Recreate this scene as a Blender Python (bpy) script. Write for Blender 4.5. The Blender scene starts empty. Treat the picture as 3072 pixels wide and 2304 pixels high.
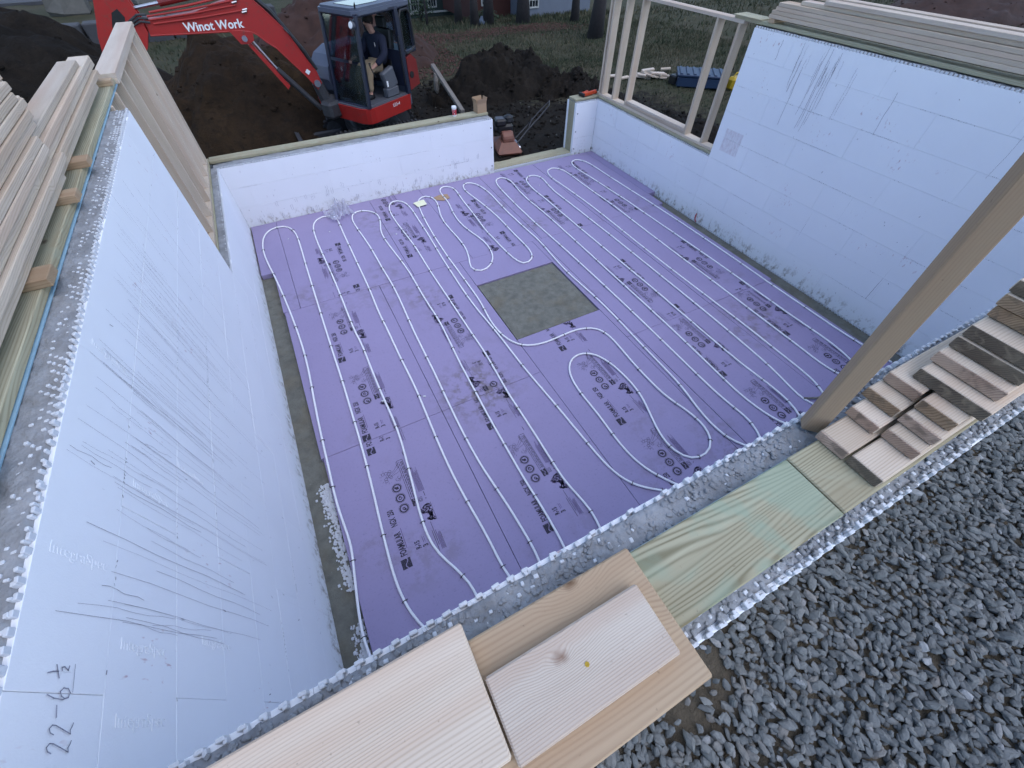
import bpy, math, random
import numpy as np
from mathutils import Vector, Matrix, noise as mnoise

# ---------------------------------------------------------------- camera, sky, sun, exposure
scene = bpy.context.scene
COL = scene.collection
CAM_POS = Vector((0.9801, -0.2408, 3.5755))
YAW, PITCH, ROLL = 0.4818, 0.8887, 0.0037
cam_data = bpy.data.cameras.new('camera')
cam = bpy.data.objects.new('camera', cam_data)
COL.objects.link(cam)
cy_, sy_, cp_, sp_ = math.cos(YAW), math.sin(YAW), math.cos(PITCH), math.sin(PITCH)
Fv = Vector((sy_*cp_, cy_*cp_, -sp_)); Rv = Vector((cy_, -sy_, 0)); Uv = Rv.cross(Fv)
R2 = Rv*math.cos(ROLL) + Uv*math.sin(ROLL); U2 = -Rv*math.sin(ROLL) + Uv*math.cos(ROLL)
m = Matrix.Identity(4)
for i in range(3):
    m[i][0] = R2[i]; m[i][1] = U2[i]; m[i][2] = -Fv[i]; m[i][3] = CAM_POS[i]
cam.matrix_world = m
cam_data.sensor_width = 36.0
cam_data.lens = 36.0*1212.75/3072
cam_data.clip_start = 0.02
cam_data.clip_end = 2000
scene.camera = cam

SUN_EL, SUN_AZ = math.radians(62), math.radians(150)   # compass-like: direction the light comes from, clockwise from +Y
world = bpy.data.worlds.new('World'); scene.world = world; world.use_nodes = True
wn = world.node_tree
sky = wn.nodes.new('ShaderNodeTexSky'); sky.sky_type = 'NISHITA'; sky.sun_disc = False
sky.sun_elevation = SUN_EL; sky.sun_rotation = SUN_AZ
sky.air_density = 1.0; sky.dust_density = 0.6; sky.ozone_density = 1.2
bg = wn.nodes['Background']; bg.inputs['Strength'].default_value = 0.115
wn.links.new(sky.outputs['Color'], bg.inputs['Color'])
sun_d = bpy.data.lights.new('sun', 'SUN'); sun = bpy.data.objects.new('sun', sun_d); COL.objects.link(sun)
sun_d.energy = 0.6; sun_d.angle = math.radians(80); sun_d.color = (1.0, 0.96, 0.92)
sd = Vector((math.sin(SUN_AZ)*math.cos(SUN_EL), math.cos(SUN_AZ)*math.cos(SUN_EL), math.sin(SUN_EL)))
sun.rotation_euler = sd.to_track_quat('Z', 'Y').to_euler()
sun.location = (0, -10, 20)
scene.view_settings.view_transform = 'Standard'
scene.view_settings.look = 'None'
scene.view_settings.gamma = 1.0
scene.view_settings.exposure = 1.36
scene.cycles.max_bounces = 5; scene.cycles.diffuse_bounces = 2; scene.cycles.glossy_bounces = 2; scene.cycles.transparent_max_bounces = 8
scene.cycles.use_adaptive_sampling = True; scene.cycles.adaptive_threshold = 0.05

# ---------------------------------------------------------------- helpers
rnd = random.Random(7)
MW = {}          # world matrix of everything built

def link(o, M, parent=None):
    COL.objects.link(o)
    o.matrix_basis = M
    if parent is not None:
        o.parent = parent
        o.matrix_parent_inverse = MW[parent.name].inverted()
    MW[o.name] = M.copy()
    return o

def T(x, y, z): return Matrix.Translation((x, y, z))

def mesh(name, V, F, mat=None, smooth=False):
    me = bpy.data.meshes.new(name)
    me.from_pydata([tuple(v) for v in V], [], [tuple(f) for f in F])
    if mat is not None:
        for q in (mat if isinstance(mat, (list, tuple)) else [mat]): me.materials.append(q)
    if smooth:
        me.polygons.foreach_set('use_smooth', [True]*len(me.polygons))
    me.update()
    return me

def obj(name, V, F, mat, parent=None, M=None, smooth=False):
    o = bpy.data.objects.new(name, mesh(name, V, F, mat, smooth))
    return link(o, M if M is not None else Matrix.Identity(4), parent)

def inst(name, me, parent=None, M=None):
    return link(bpy.data.objects.new(name, me), M if M is not None else Matrix.Identity(4), parent)

def tag(o, label=None, cat=None, group=None, kind=None):
    if label: o['label'] = label
    if cat: o['category'] = cat
    if group: o['group'] = group
    if kind: o['kind'] = kind
    return o

def thing(name, loc, label, cat, group=None):
    o = bpy.data.objects.new(name, None); o.empty_display_size = 0.2
    link(o, T(*loc)); return tag(o, label, cat, group)

def cbox(sx, sy, sz, b):
    """chamfered box centred on the origin"""
    hx, hy, hz = sx/2, sy/2, sz/2
    b = min(b, hx*.45, hy*.45, hz*.45)
    V = []; idx = {}
    for ix in (-1, 1):
        for iy in (-1, 1):
            for iz in (-1, 1):
                for k in range(3):
                    p = [ix*(hx-b), iy*(hy-b), iz*(hz-b)]
                    p[k] = (ix, iy, iz)[k]*(hx, hy, hz)[k]
                    idx[(ix, iy, iz, k)] = len(V); V.append(p)
    F = []
    def q(*ids): F.append(ids)
    for s in (-1, 1):
        a = [idx[(s, y, z, 0)] for y, z in ((-1, -1), (1, -1), (1, 1), (-1, 1))]; q(*(a if s > 0 else a[::-1]))
        a = [idx[(x, s, z, 1)] for x, z in ((-1, -1), (-1, 1), (1, 1), (1, -1))]; q(*(a if s > 0 else a[::-1]))
        a = [idx[(x, y, s, 2)] for x, y in ((-1, -1), (1, -1), (1, 1), (-1, 1))]; q(*(a if s > 0 else a[::-1]))
    for x in (-1, 1):
        for y in (-1, 1):
            a = [idx[(x, y, -1, 0)], idx[(x, y, -1, 1)], idx[(x, y, 1, 1)], idx[(x, y, 1, 0)]]; q(*(a if x*y > 0 else a[::-1]))
    for y in (-1, 1):
        for z in (-1, 1):
            a = [idx[(-1, y, z, 1)], idx[(-1, y, z, 2)], idx[(1, y, z, 2)], idx[(1, y, z, 1)]]; q(*(a if y*z > 0 else a[::-1]))
    for x in (-1, 1):
        for z in (-1, 1):
            a = [idx[(x, -1, z, 2)], idx[(x, -1, z, 0)], idx[(x, 1, z, 0)], idx[(x, 1, z, 2)]]; q(*(a if x*z > 0 else a[::-1]))
    for x in (-1, 1):
        for y in (-1, 1):
            for z in (-1, 1):
                a = [idx[(x, y, z, k)] for k in range(3)]; q(*(a if x*y*z > 0 else a[::-1]))
    return V, F

ROTS = {'x': Matrix.Identity(4), 'y': Matrix.Rotation(math.pi/2, 4, 'Z'), 'z': Matrix.Rotation(-math.pi/2, 4, 'Y')}

def bx(name, x0, x1, y0, y1, z0, z1, mat, parent=None, b=.0025, axis='x', tilt=None):
    """axis-aligned box in world space whose local X runs along `axis` (wood grain)"""
    sx, sy, sz = abs(x1-x0), abs(y1-y0), abs(z1-z0)
    d = {'x': (sx, sy, sz), 'y': (sy, sx, sz), 'z': (sz, sy, sx)}[axis]
    V, F = cbox(*d, b)
    M = T((x0+x1)/2, (y0+y1)/2, (z0+z1)/2)
    if tilt is not None: M = M @ tilt
    return obj(name, V, F, mat, parent, M @ ROTS[axis])

class B:
    """mesh collector"""
    def __init__(s): s.V = []; s.F = []; s.mi = []
    def add(s, V, F, M=None, mi=0):
        n = len(s.V)
        s.V += [tuple(M @ Vector(v)) for v in V] if M is not None else [tuple(v) for v in V]
        s.F += [tuple(i+n for i in f) for f in F]; s.mi += [mi]*len(F)
        return s
    def box(s, x0, x1, y0, y1, z0, z1, b=.002, mi=0, M=None):
        V, F = cbox(abs(x1-x0), abs(y1-y0), abs(z1-z0), b)
        L = T((x0+x1)/2, (y0+y1)/2, (z0+z1)/2)
        return s.add(V, F, (M @ L) if M is not None else L, mi)
    def tube(s, pts, r, n=8, mi=0, cap=True, M=None):
        V, F = tube(pts, r, n, cap); return s.add(V, F, M, mi)
    def lathe(s, prof, n=16, M=None, mi=0):
        V, F = lathe(prof, n); return s.add(V, F, M, mi)
    def prism(s, poly, a, b, plane='xz', mi=0, M=None):
        V, F = prism(poly, a, b, plane); return s.add(V, F, M, mi)
    def obj(s, name, mat, parent=None, M=None, smooth=False):
        me = mesh(name, s.V, s.F, mat, smooth)
        if isinstance(mat, (list, tuple)): me.polygons.foreach_set('material_index', s.mi)
        return inst(name, me, parent, M)

def tube(pts, r, n=8, cap=True):
    P = [Vector(p) for p in pts]; V = []; F = []
    rr = r if isinstance(r, (list, tuple)) else [r]*len(P)
    up = None
    for i, p in enumerate(P):
        t = (P[min(i+1, len(P)-1)] - P[max(i-1, 0)])
        t = t.normalized() if t.length > 1e-9 else Vector((0, 0, 1))
        if up is None:
            up = Vector((0, 0, 1)) if abs(t.z) < .9 else Vector((1, 0, 0))
        a = t.cross(up)
        if a.length < 1e-6: a = t.cross(Vector((1, 0, 0)))
        a.normalize(); bb = a.cross(t).normalized(); up = bb
        for k in range(n):
            th = 2*math.pi*k/n
            V.append(p + (a*math.cos(th) + bb*math.sin(th))*rr[i])
    for i in range(len(P)-1):
        for k in range(n):
            k2 = (k+1) % n
            F.append((i*n+k, i*n+k2, (i+1)*n+k2, (i+1)*n+k))
    if cap:
        F.append(tuple(range(n))[::-1]); F.append(tuple((len(P)-1)*n+k for k in range(n)))
    return V, [f[::-1] for f in F]

def lathe(prof, n=16):
    V = []; F = []
    for r, z in prof:
        for k in range(n):
            th = 2*math.pi*k/n; V.append((r*math.cos(th), r*math.sin(th), z))
    for i in range(len(prof)-1):
        for k in range(n):
            k2 = (k+1) % n; F.append((i*n+k, i*n+k2, (i+1)*n+k2, (i+1)*n+k))
    F.append(tuple(range(n))[::-1]); F.append(tuple((len(prof)-1)*n+k for k in range(n)))
    return V, F

def prism(poly, a, b, plane='xz'):
    """extrude a 2D polygon from a to b along the third axis"""
    n = len(poly); V = []
    for t in (a, b):
        for u, v in poly:
            V.append({'xz': (u, t, v), 'xy': (u, v, t), 'yz': (t, u, v)}[plane])
    area = sum(poly[i][0]*poly[(i+1) % n][1]-poly[(i+1) % n][0]*poly[i][1] for i in range(n))
    F = [tuple(range(n))[::-1], tuple(range(n, 2*n))] + [(i, (i+1) % n, n+(i+1) % n, n+i) for i in range(n)]
    flip = (area < 0) ^ (b < a) ^ (plane == 'xz')
    if flip: F = [f[::-1] for f in F]
    return V, F

def catmull(P, step):
    P = [Vector(p) for p in P]; out = []
    for i in range(len(P)-1):
        p0 = P[max(i-1, 0)]; p1 = P[i]; p2 = P[i+1]; p3 = P[min(i+2, len(P)-1)]
        n = max(1, int((p2-p1).length/step))
        for k in range(n):
            t = k/n
            out.append(.5*((2*p1) + (p2-p0)*t + (2*p0-5*p1+4*p2-p3)*t*t + (3*p1-p0-3*p2+p3)*t**3))
    out.append(P[-1]); return out

def fbm(x, y, z=0., o=4):
    return mnoise.fractal(Vector((x, y, z)), 1.0, 2.1, o, noise_basis='PERLIN_ORIGINAL')

def text2d(body, size, sx=1.0, ext=0.0, fat=0.0):
    c = bpy.data.curves.new('t', 'FONT'); c.body = body; c.size = size; c.extrude = ext; c.offset = fat
    c.resolution_u = 3
    o = bpy.data.objects.new('t', c); COL.objects.link(o)
    dg = bpy.context.evaluated_depsgraph_get()
    me = o.evaluated_get(dg).to_mesh()
    V = [(v.co.x*sx, v.co.y, v.co.z) for v in me.vertices]; F = [tuple(p.vertices) for p in me.polygons]
    o.evaluated_get(dg).to_mesh_clear()
    bpy.data.objects.remove(o); bpy.data.curves.remove(c)
    return V, F

# ---------------------------------------------------------------- materials
class NT:
    def __init__(s, name):
        s.m = bpy.data.materials.new(name); s.m.use_nodes = True
        s.t = s.m.node_tree; s.bsdf = s.t.nodes['Principled BSDF']; s.out = s.t.nodes['Material Output']
    def n(s, ty, props=None, **inp):
        nd = s.t.nodes.new('ShaderNode'+ty)
        for k, v in (props or {}).items(): setattr(nd, k, v)
        for k, v in inp.items():
            key = k.replace('_', ' ')
            sock = nd.inputs[int(k[1:])] if (k[0] == 'i' and k[1:].isdigit()) else nd.inputs[key]
            s.set(sock, v)
        return nd
    def set(s, sock, v):
        if isinstance(v, bpy.types.NodeSocket): s.t.links.new(v, sock)
        elif isinstance(v, bpy.types.Node): s.t.links.new(v.outputs[0], sock)
        else: sock.default_value = v
    def p(s, **inp):
        for k, v in inp.items(): s.set(s.bsdf.inputs[k.replace('_', ' ')], v)
        return s
    def math(s, op, a, b=0.0, c=None, clamp=False):
        nd = s.n('Math', {'operation': op, 'use_clamp': clamp}); s.set(nd.inputs[0], a); s.set(nd.inputs[1], b)
        if c is not None: s.set(nd.inputs[2], c)
        return nd.outputs[0]
    def obj_co(s, scale=(1, 1, 1), rand=True):
        tc = s.n('TexCoord').outputs['Object']
        if rand:
            r = s.n('ObjectInfo').outputs['Random']
            off = s.n('VectorMath', {'operation': 'SCALE'}, i0=(37.0, 11.0, 23.0)); s.set(off.inputs['Scale'], r)
            tc = s.n('VectorMath', {'operation': 'ADD'}, i0=tc, i1=off.outputs[0]).outputs[0]
        return s.n('VectorMath', {'operation': 'MULTIPLY'}, i0=tc, i1=scale).outputs[0]
    def pos(s, scale=(1, 1, 1), off=(0, 0, 0)):
        g = s.n('NewGeometry').outputs['Position']
        return s.n('VectorMath', {'operation': 'MULTIPLY_ADD'}, i0=g, i1=scale, i2=off).outputs[0]
    def noise(s, co, scale=1., detail=3., rough=.55, dist=0.):
        return s.n('TexNoise', None, Vector=co, Scale=scale, Detail=detail, Roughness=rough, Distortion=dist).outputs[0]
    def ramp(s, fac, stops, interp='LINEAR'):
        nd = s.n('ValToRGB'); s.set(nd.inputs[0], fac); cr = nd.color_ramp; cr.interpolation = interp
        while len(cr.elements) < len(stops): cr.elements.new(.5)
        for e, (p_, c_) in zip(cr.elements, stops):
            e.position = p_; e.color = (c_, c_, c_, 1) if isinstance(c_, (int, float)) else (*c_, 1)
        return nd.outputs[0]
    def mix(s, fac, a, b, mode='MIX'):
        nd = s.n('Mix', {'data_type': 'RGBA', 'blend_type': mode})
        s.set(nd.inputs[0], fac)
        for k, v in ((6, a), (7, b)):
            s.set(nd.inputs[k], (*v, 1) if isinstance(v, tuple) and len(v) == 3 else v)
        return nd.outputs[2]
    def bump(s, h, strength=.3, dist=.01):
        return s.n('Bump', None, Height=h, Strength=strength, Distance=dist).outputs[0]

def simple(name, col, rough=.6, metal=0., var=.12, scale=30., bump=0., spec=.4):
    k = NT(name); co = k.obj_co()
    nz = k.noise(co, scale, 4.)
    nz2 = k.noise(co, scale*.13, 3.)
    f = k.math('MULTIPLY_ADD', k.math('ADD', nz, nz2), var*2, 1-var*2)
    c = k.n('VectorMath', {'operation': 'SCALE'}, i0=col); k.set(c.inputs['Scale'], f)
    k.p(Base_Color=c.outputs[0], Roughness=rough, Metallic=metal); k.bsdf.inputs['Specular IOR Level'].default_value = spec
    if bump: k.p(Normal=k.bump(nz, bump, .004))
    return k.m

def wood(name, light, dark, knot, rough=.75, contrast=1., weather=None, ring=150., sway=5., knots=True, wscale=4.):
    """lumber: growth-ring lines along local X that swirl round knots"""
    k = NT(name)
    co = k.obj_co((1, 1, 1))
    sx = k.n('SeparateXYZ', None, Vector=co)
    across = k.math('ADD', sx.outputs[1], k.math('MULTIPLY', sx.outputs[2], .7))
    wob = k.noise(k.n('VectorMath', {'operation': 'MULTIPLY'}, i0=co, i1=(.9, 7., 7.)).outputs[0], 1., 2., .5)
    wob2 = k.noise(k.n('VectorMath', {'operation': 'MULTIPLY'}, i0=co, i1=(5., 34., 34.)).outputs[0], 1., 1., .5)
    ph = k.math('ADD', k.math('MULTIPLY', across, ring), k.math('MULTIPLY', wob, sway*6.28))
    ph = k.math('ADD', ph, k.math('MULTIPLY', wob2, 2.6))
    if knots:
        v = k.n('TexVoronoi', {'feature': 'F1'}, Vector=k.n('VectorMath', {'operation': 'MULTIPLY'}, i0=co, i1=(2.3, 3.6, 3.6)).outputs[0], Scale=1., Randomness=1.)
        vd = v.outputs['Distance']
        ph = k.math('ADD', ph, k.math('MULTIPLY', k.ramp(vd, [(.0, 1.), (.10, .40), (.26, 0.)], 'EASE'), 34.))
    line = k.math('MULTIPLY_ADD', k.math('SINE', ph), .5, .5)
    line = k.math('POWER', line, 2.2)
    fib = k.noise(k.n('VectorMath', {'operation': 'MULTIPLY'}, i0=co, i1=(9., 230., 230.)).outputs[0], 1., 2., .6)
    patch = k.noise(k.n('VectorMath', {'operation': 'MULTIPLY'}, i0=co, i1=(1.6, 9., 9.)).outputs[0], 1., 3.)
    g = k.math('MULTIPLY', line, k.math('MULTIPLY_ADD', patch, 1.3, -.05))
    g = k.math('ADD', k.math('MULTIPLY', g, contrast), k.math('MULTIPLY', fib, .30))
    col = k.mix(k.ramp(g, [(.12, 0.), (.95, 1.)]), light, dark)
    col = k.mix(k.ramp(patch, [(.45, 0.), (.8, .40)]), col, dark)
    heart = k.noise(k.n('VectorMath', {'operation': 'MULTIPLY'}, i0=co, i1=(.35, 10., 10.)).outputs[0], 1., 1.)
    col = k.mix(k.ramp(heart, [(.48, 0.), (.66, .42)]), col, (dark[0]*1.12, dark[1]*.98, dark[2]*.92))
    hu = k.math('MULTIPLY_ADD', k.n('ObjectInfo').outputs['Random'], .24, .86)
    col = k.mix(1., col, k.n('CombineColor', None, Red=hu, Green=k.math('POWER', hu, 1.08), Blue=k.math('POWER', hu, 1.25)).outputs[0], 'MULTIPLY')
    if knots:
        kd = k.math('ADD', vd, k.math('MULTIPLY', k.noise(co, 60., 2.), .03))
        col = k.mix(k.ramp(kd, [(.034, .95), (.046, .60), (.075, 0.)]), col, knot)
    if weather:
        w = k.noise(co, wscale, 4., .6, .8)
        col = k.mix(k.ramp(w, [(.52, 0.), (.64, .65)]), col, weather)
    specks = k.noise(co, 90., 2., .6)
    col = k.mix(k.ramp(specks, [(.70, 0.), (.78, .35)]), col, (.10, .07, .05))
    k.p(Base_Color=col, Roughness=rough, Normal=k.bump(g, .30, .0018))
    k.bsdf.inputs['Specular IOR Level'].default_value = .25
    return k.m

def eps_mat(name, streak=1.0, base=(.84, .85, .88)):
    k = NT(name)
    P = k.pos()
    beads = k.n('TexVoronoi', {'feature': 'F1'}, Vector=P, Scale=190.).outputs['Distance']
    big = k.noise(P, 1.1, 3.)
    col = k.mix(k.ramp(big, [(.35, 0.), (.7, .30)]), base, tuple(c*.86 for c in base))
    rb = k.math('MULTIPLY', k.n('ObjectInfo').outputs['Random'], .10)
    col = k.mix(rb, col, (.70, .73, .80))
    # long vertical drips and scratches
    st = k.noise(k.pos((95, 95, .55)), 1., 2., .5)
    area = k.ramp(k.noise(k.pos((1.3, 1.3, .5)), 1., 2.), [(.50, 0.), (.66, 1.)])
    f = k.math('MULTIPLY', k.ramp(st, [(.735, 0.), (.765, .85)]), area)
    f = k.math('MULTIPLY', f, streak)
    col = k.mix(f, col, (.14, .11, .13))
    # scuffs and specks, some brick-pink
    sp = k.noise(k.pos((26, 26, 9)), 1., 3., .7)
    col = k.mix(k.ramp(sp, [(.72, 0.), (.80, .55)]), col, (.22, .2, .22))
    pk = k.math('MULTIPLY', k.ramp(k.noise(k.pos((38, 38, 16), (3, 9, 2)), 1., 2., .7), [(.63, 0.), (.72, .6)]), k.ramp(k.noise(k.pos((1.9, 1.9, 1.9), (5, 1, 8)), 1., 1.), [(.60, 0.), (.68, 1.)]))
    col = k.mix(pk, col, (.42, .20, .22))
    # splashed soil low on the wall
    z = k.n('SeparateXYZ', None, Vector=P).outputs[2]
    low = k.math('MULTIPLY', k.ramp(z, [(0., 1.), (.16, 0.)]), k.ramp(k.noise(k.pos((14, 14, 9)), 1., 4., .7), [(.5, 0.), (.66, .8)]))
    col = k.mix(low, col, (.20, .15, .10))
    sp_ = k.n('SeparateXYZ', None, Vector=P).outputs
    dp = k.math('MAXIMUM', k.math('MULTIPLY', k.math('ABSOLUTE', k.math('SUBTRACT', sp_[1], 4.03)), 6.2), k.math('MULTIPLY', k.math('ABSOLUTE', k.math('SUBTRACT', sp_[2], 1.21)), 6.6))
    dp = k.math('MULTIPLY', k.ramp(dp, [(.92, 1.), (1., 0.)]), k.math('GREATER_THAN', sp_[0], 6.7))
    col = k.mix(k.math('MULTIPLY', dp, k.ramp(k.noise(k.pos((34, 34, 14)), 1., 4., .7), [(.40, .15), (.70, .5)])), col, (.42, .27, .30))
    h = k.math('ADD', k.math('MULTIPLY', beads, .5), k.noise(P, 30., 2.))
    k.p(Base_Color=col, Roughness=.85, Normal=k.bump(h, .22, .003))
    k.bsdf.inputs['Specular IOR Level'].default_value = .2
    return k.m

MAT = {}
MAT['eps'] = eps_mat('eps_foam')
MAT['eps_edge'] = simple('eps_edge', (.60, .62, .66), .8, var=.10, scale=60., bump=.5)
MAT['seam'] = simple('seam_shadow', (.30, .31, .36), .9, var=.2)
MAT['lumber'] = wood('spruce_lumber', (.60, .505, .405), (.42, .32, .235), (.12, .06, .03), ring=950., sway=9., contrast=.70)
MAT['lumber_pale'] = wood('pale_rough_lumber', (.56, .485, .405), (.38, .29, .225), (.20, .11, .07), ring=1200., sway=5., contrast=.70)
MAT['lumber_tan'] = wood('tan_lumber', (.44, .325, .215), (.27, .18, .11), (.12, .06, .03), ring=620., sway=8., contrast=.60)
MAT['treated'] = wood('treated_lumber', (.44, .41, .29), (.25, .22, .14), (.09, .05, .03), ring=640., sway=12., contrast=1.0, weather=(.36, .35, .25))
MAT['treated_green'] = wood('green_treated_lumber', (.45, .42, .295), (.20, .18, .11), (.09, .045, .04), ring=460., sway=16., contrast=1.15, weather=(.27, .34, .25), wscale=3.)
MAT['endgrain_dark'] = wood('grey_end_grain', (.16, .13, .10), (.07, .055, .045), (.05, .03, .02), ring=700., sway=10., knots=False, weather=(.24, .19, .14), wscale=30.)
MAT['endgrain_brown'] = wood('brown_end_grain', (.34, .24, .16), (.17, .11, .07), (.05, .03, .02), ring=700., sway=10., knots=False, weather=(.11, .085, .065), wscale=24.)
MAT['endgrain_pink'] = wood('sawn_end_grain', (.44, .32, .25), (.25, .17, .13), (.05, .03, .02), ring=800., sway=12., knots=False, weather=(.13, .10, .08), wscale=20.)
MAT['old_wood'] = wood('weathered_wood', (.24, .22, .20), (.12, .105, .09), (.05, .04, .03), ring=300.)
MAT['gasket'] = simple('blue_gasket', (.24, .38, .48), .6)
MAT['pipe'] = simple('white_pex', (.80, .80, .84), .35, var=.04)
MAT['black'] = simple('black_plastic', (.012, .012, .014), .45)
MAT['ink'] = simple('print_ink', (.035, .03, .05), .8, var=.2, scale=120.)
MAT['ink_pale'] = simple('worn_print_ink', (.13, .10, .20), .85, var=.3, scale=160.)
MAT['pencil'] = simple('pencil', (.28, .28, .34), .9)
MAT['mark'] = simple('dark_mark', (.24, .22, .25), .9, var=.3)
MAT['brace'] = wood('brown_brace_lumber', (.40, .305, .215), (.27, .195, .135), (.10, .05, .03), ring=900., sway=8., contrast=.5)
MAT['drip'] = simple('drip_stain', (.26, .23, .27), .9, var=.3)
MAT['paper'] = simple('yellow_paper', (.78, .78, .55), .8, var=.05)
MAT['card'] = simple('cardboard', (.36, .24, .15), .85, var=.08)
MAT['white_paint'] = simple('white_paint', (.75, .75, .75), .5)
def paint(name, col, dust=.5):
    k = NT(name); P = k.pos()
    n1 = k.noise(P, 3.2, 4., .65); n2 = k.noise(P, 22., 3., .7)
    c = k.mix(k.ramp(n1, [(.3, 0.), (.75, .35)]), col, tuple(q*.62 for q in col))
    c = k.mix(k.math('MULTIPLY', k.ramp(n2, [(.52, 0.), (.70, dust)]), k.ramp(n1, [(.42, .15), (.62, 1.)])), c, (.075, .055, .042))
    k.p(Base_Color=c, Roughness=k.math('MULTIPLY_ADD', n2, .35, .30)); k.bsdf.inputs['Specular IOR Level'].default_value = .4
    return k.m
MAT['red_paint'] = paint('orange_red_paint', (.36, .018, .015))
MAT['dark_red'] = paint('dark_red_paint', (.17, .012, .012))
MAT['navy'] = simple('cab_navy_paint', (.012, .016, .034), .4, spec=.5)
MAT['grey_plastic'] = simple('grey_panel', (.075, .08, .095), .55)
MAT['pale_panel'] = simple('pale_grey_panel', (.075, .088, .125), .5)
MAT['steel'] = simple('steel', (.45, .45, .47), .3, metal=1.)
MAT['dark_steel'] = simple('dirty_steel', (.05, .05, .055), .6, metal=.3, var=.3)
MAT['rubber'] = simple('track_rubber', (.022, .022, .024), .85, var=.3)
MAT['rust'] = paint('brick_red_steel', (.19, .075, .05), .8)
MAT['orange'] = simple('orange_plastic', (.55, .06, .015), .5)
MAT['yellow'] = simple('yellow_plastic', (.42, .27, .015), .5)
MAT['blue_box'] = simple('blue_plastic', (.016, .034, .075), .5)
MAT['skin'] = simple('skin', (.42, .22, .16), .55, var=.05)
MAT['jacket'] = simple('navy_cloth', (.010, .013, .030), .9)
MAT['khaki'] = simple('khaki_cloth', (.26, .19, .12), .9, scale=50.)
MAT['hair'] = simple('dark_hair', (.02, .013, .01), .7)
MAT['cup_red'] = simple('cup_red', (.45, .04, .06), .5)
MAT['leaf'] = simple('fallen_leaf', (.075, .030, .024), .9, var=.3)
MAT['bark'] = simple('bark', (.030, .026, .027), .95, var=.35, scale=12., bump=.8)
MAT['bush'] = simple('bush_leaf', (.035, .06, .03), .8, var=.35)
MAT['trim'] = simple('white_trim', (.40, .41, .40), .7)
MAT['green_siding'] = simple('green_siding', (.028, .044, .042), .8)
MAT['red_siding'] = simple('red_siding', (.060, .020, .016), .8)
MAT['pale_siding'] = simple('pale_siding', (.13, .15, .19), .8)
MAT['dark_glass'] = simple('dark_window', (.02, .025, .03), .1, spec=.6)
MAT['rock'] = simple('boulder', (.11, .105, .095), .9, var=.3, scale=6., bump=.6)
MAT['block'] = simple('concrete_block', (.055, .056, .062), .9, var=.25, scale=8., bump=.4)
MAT['mulch'] = simple('red_brown_bank', (.034, .016, .012), .95, var=.5, scale=5., bump=1.)

def glass_mat():
    k = NT('cab_glass'); t = k.t
    tr = k.n('BsdfTransparent', None, Color=(.72, .80, .84, 1)); gl = k.n('BsdfGlossy', None, Color=(.8, .9, 1., 1), Roughness=.05)
    fr = k.n('Fresnel', None, IOR=1.45)
    mx = k.n('MixShader', None, i0=k.math('MULTIPLY_ADD', fr.outputs[0], .8, .03), i1=tr.outputs[0], i2=gl.outputs[0])
    t.links.new(mx.outputs[0], k.out.inputs['Surface']); return k.m
MAT['glass'] = glass_mat()
def bag_mat():
    k = NT('clear_plastic_film'); t = k.t
    tr = k.n('BsdfTransparent', None, Color=(.93, .93, .96, 1)); gl = k.n('BsdfPrincipled', None, Base_Color=(.75, .75, .82, 1), Roughness=.25)
    mx = k.n('MixShader', None, i0=.34, i1=tr.outputs[0], i2=gl.outputs[0])
    t.links.new(mx.outputs[0], k.out.inputs['Surface']); return k.m
MAT['film'] = bag_mat()

def concrete_mat(name, base, brown=.25):
    k = NT(name); P = k.pos()
    a = k.noise(P, 9., 6., .65); b = k.noise(P, 60., 5., .7); v = k.n('TexVoronoi', {'feature': 'F1'}, Vector=P, Scale=75.).outputs['Distance']
    col = k.mix(k.ramp(a, [(.3, 0.), (.7, 1.)]), tuple(c*.66 for c in base), tuple(c*1.18 for c in base))
    col = k.mix(k.ramp(k.noise(P, 2.6, 4., .6), [(.5, 0.), (.7, brown)]), col, (.16, .13, .08))
    col = k.mix(k.ramp(b, [(.62, 0.), (.74, .6)]), col, tuple(c*.35 for c in base))
    col = k.mix(k.ramp(k.noise(P, 110., 2.), [(.72, 0.), (.78, .5)]), col, (.5, .5, .48))
    h = k.math('ADD', k.math('MULTIPLY', b, .8), k.math('MULTIPLY', v, .5))
    k.p(Base_Color=col, Roughness=.9, Normal=k.bump(h, .7, .008)); return k.m
MAT['concrete'] = concrete_mat('wall_concrete', (.30, .31, .33), .20)
MAT['slab'] = concrete_mat('footing_concrete', (.165, .165, .140), .5)

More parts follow.
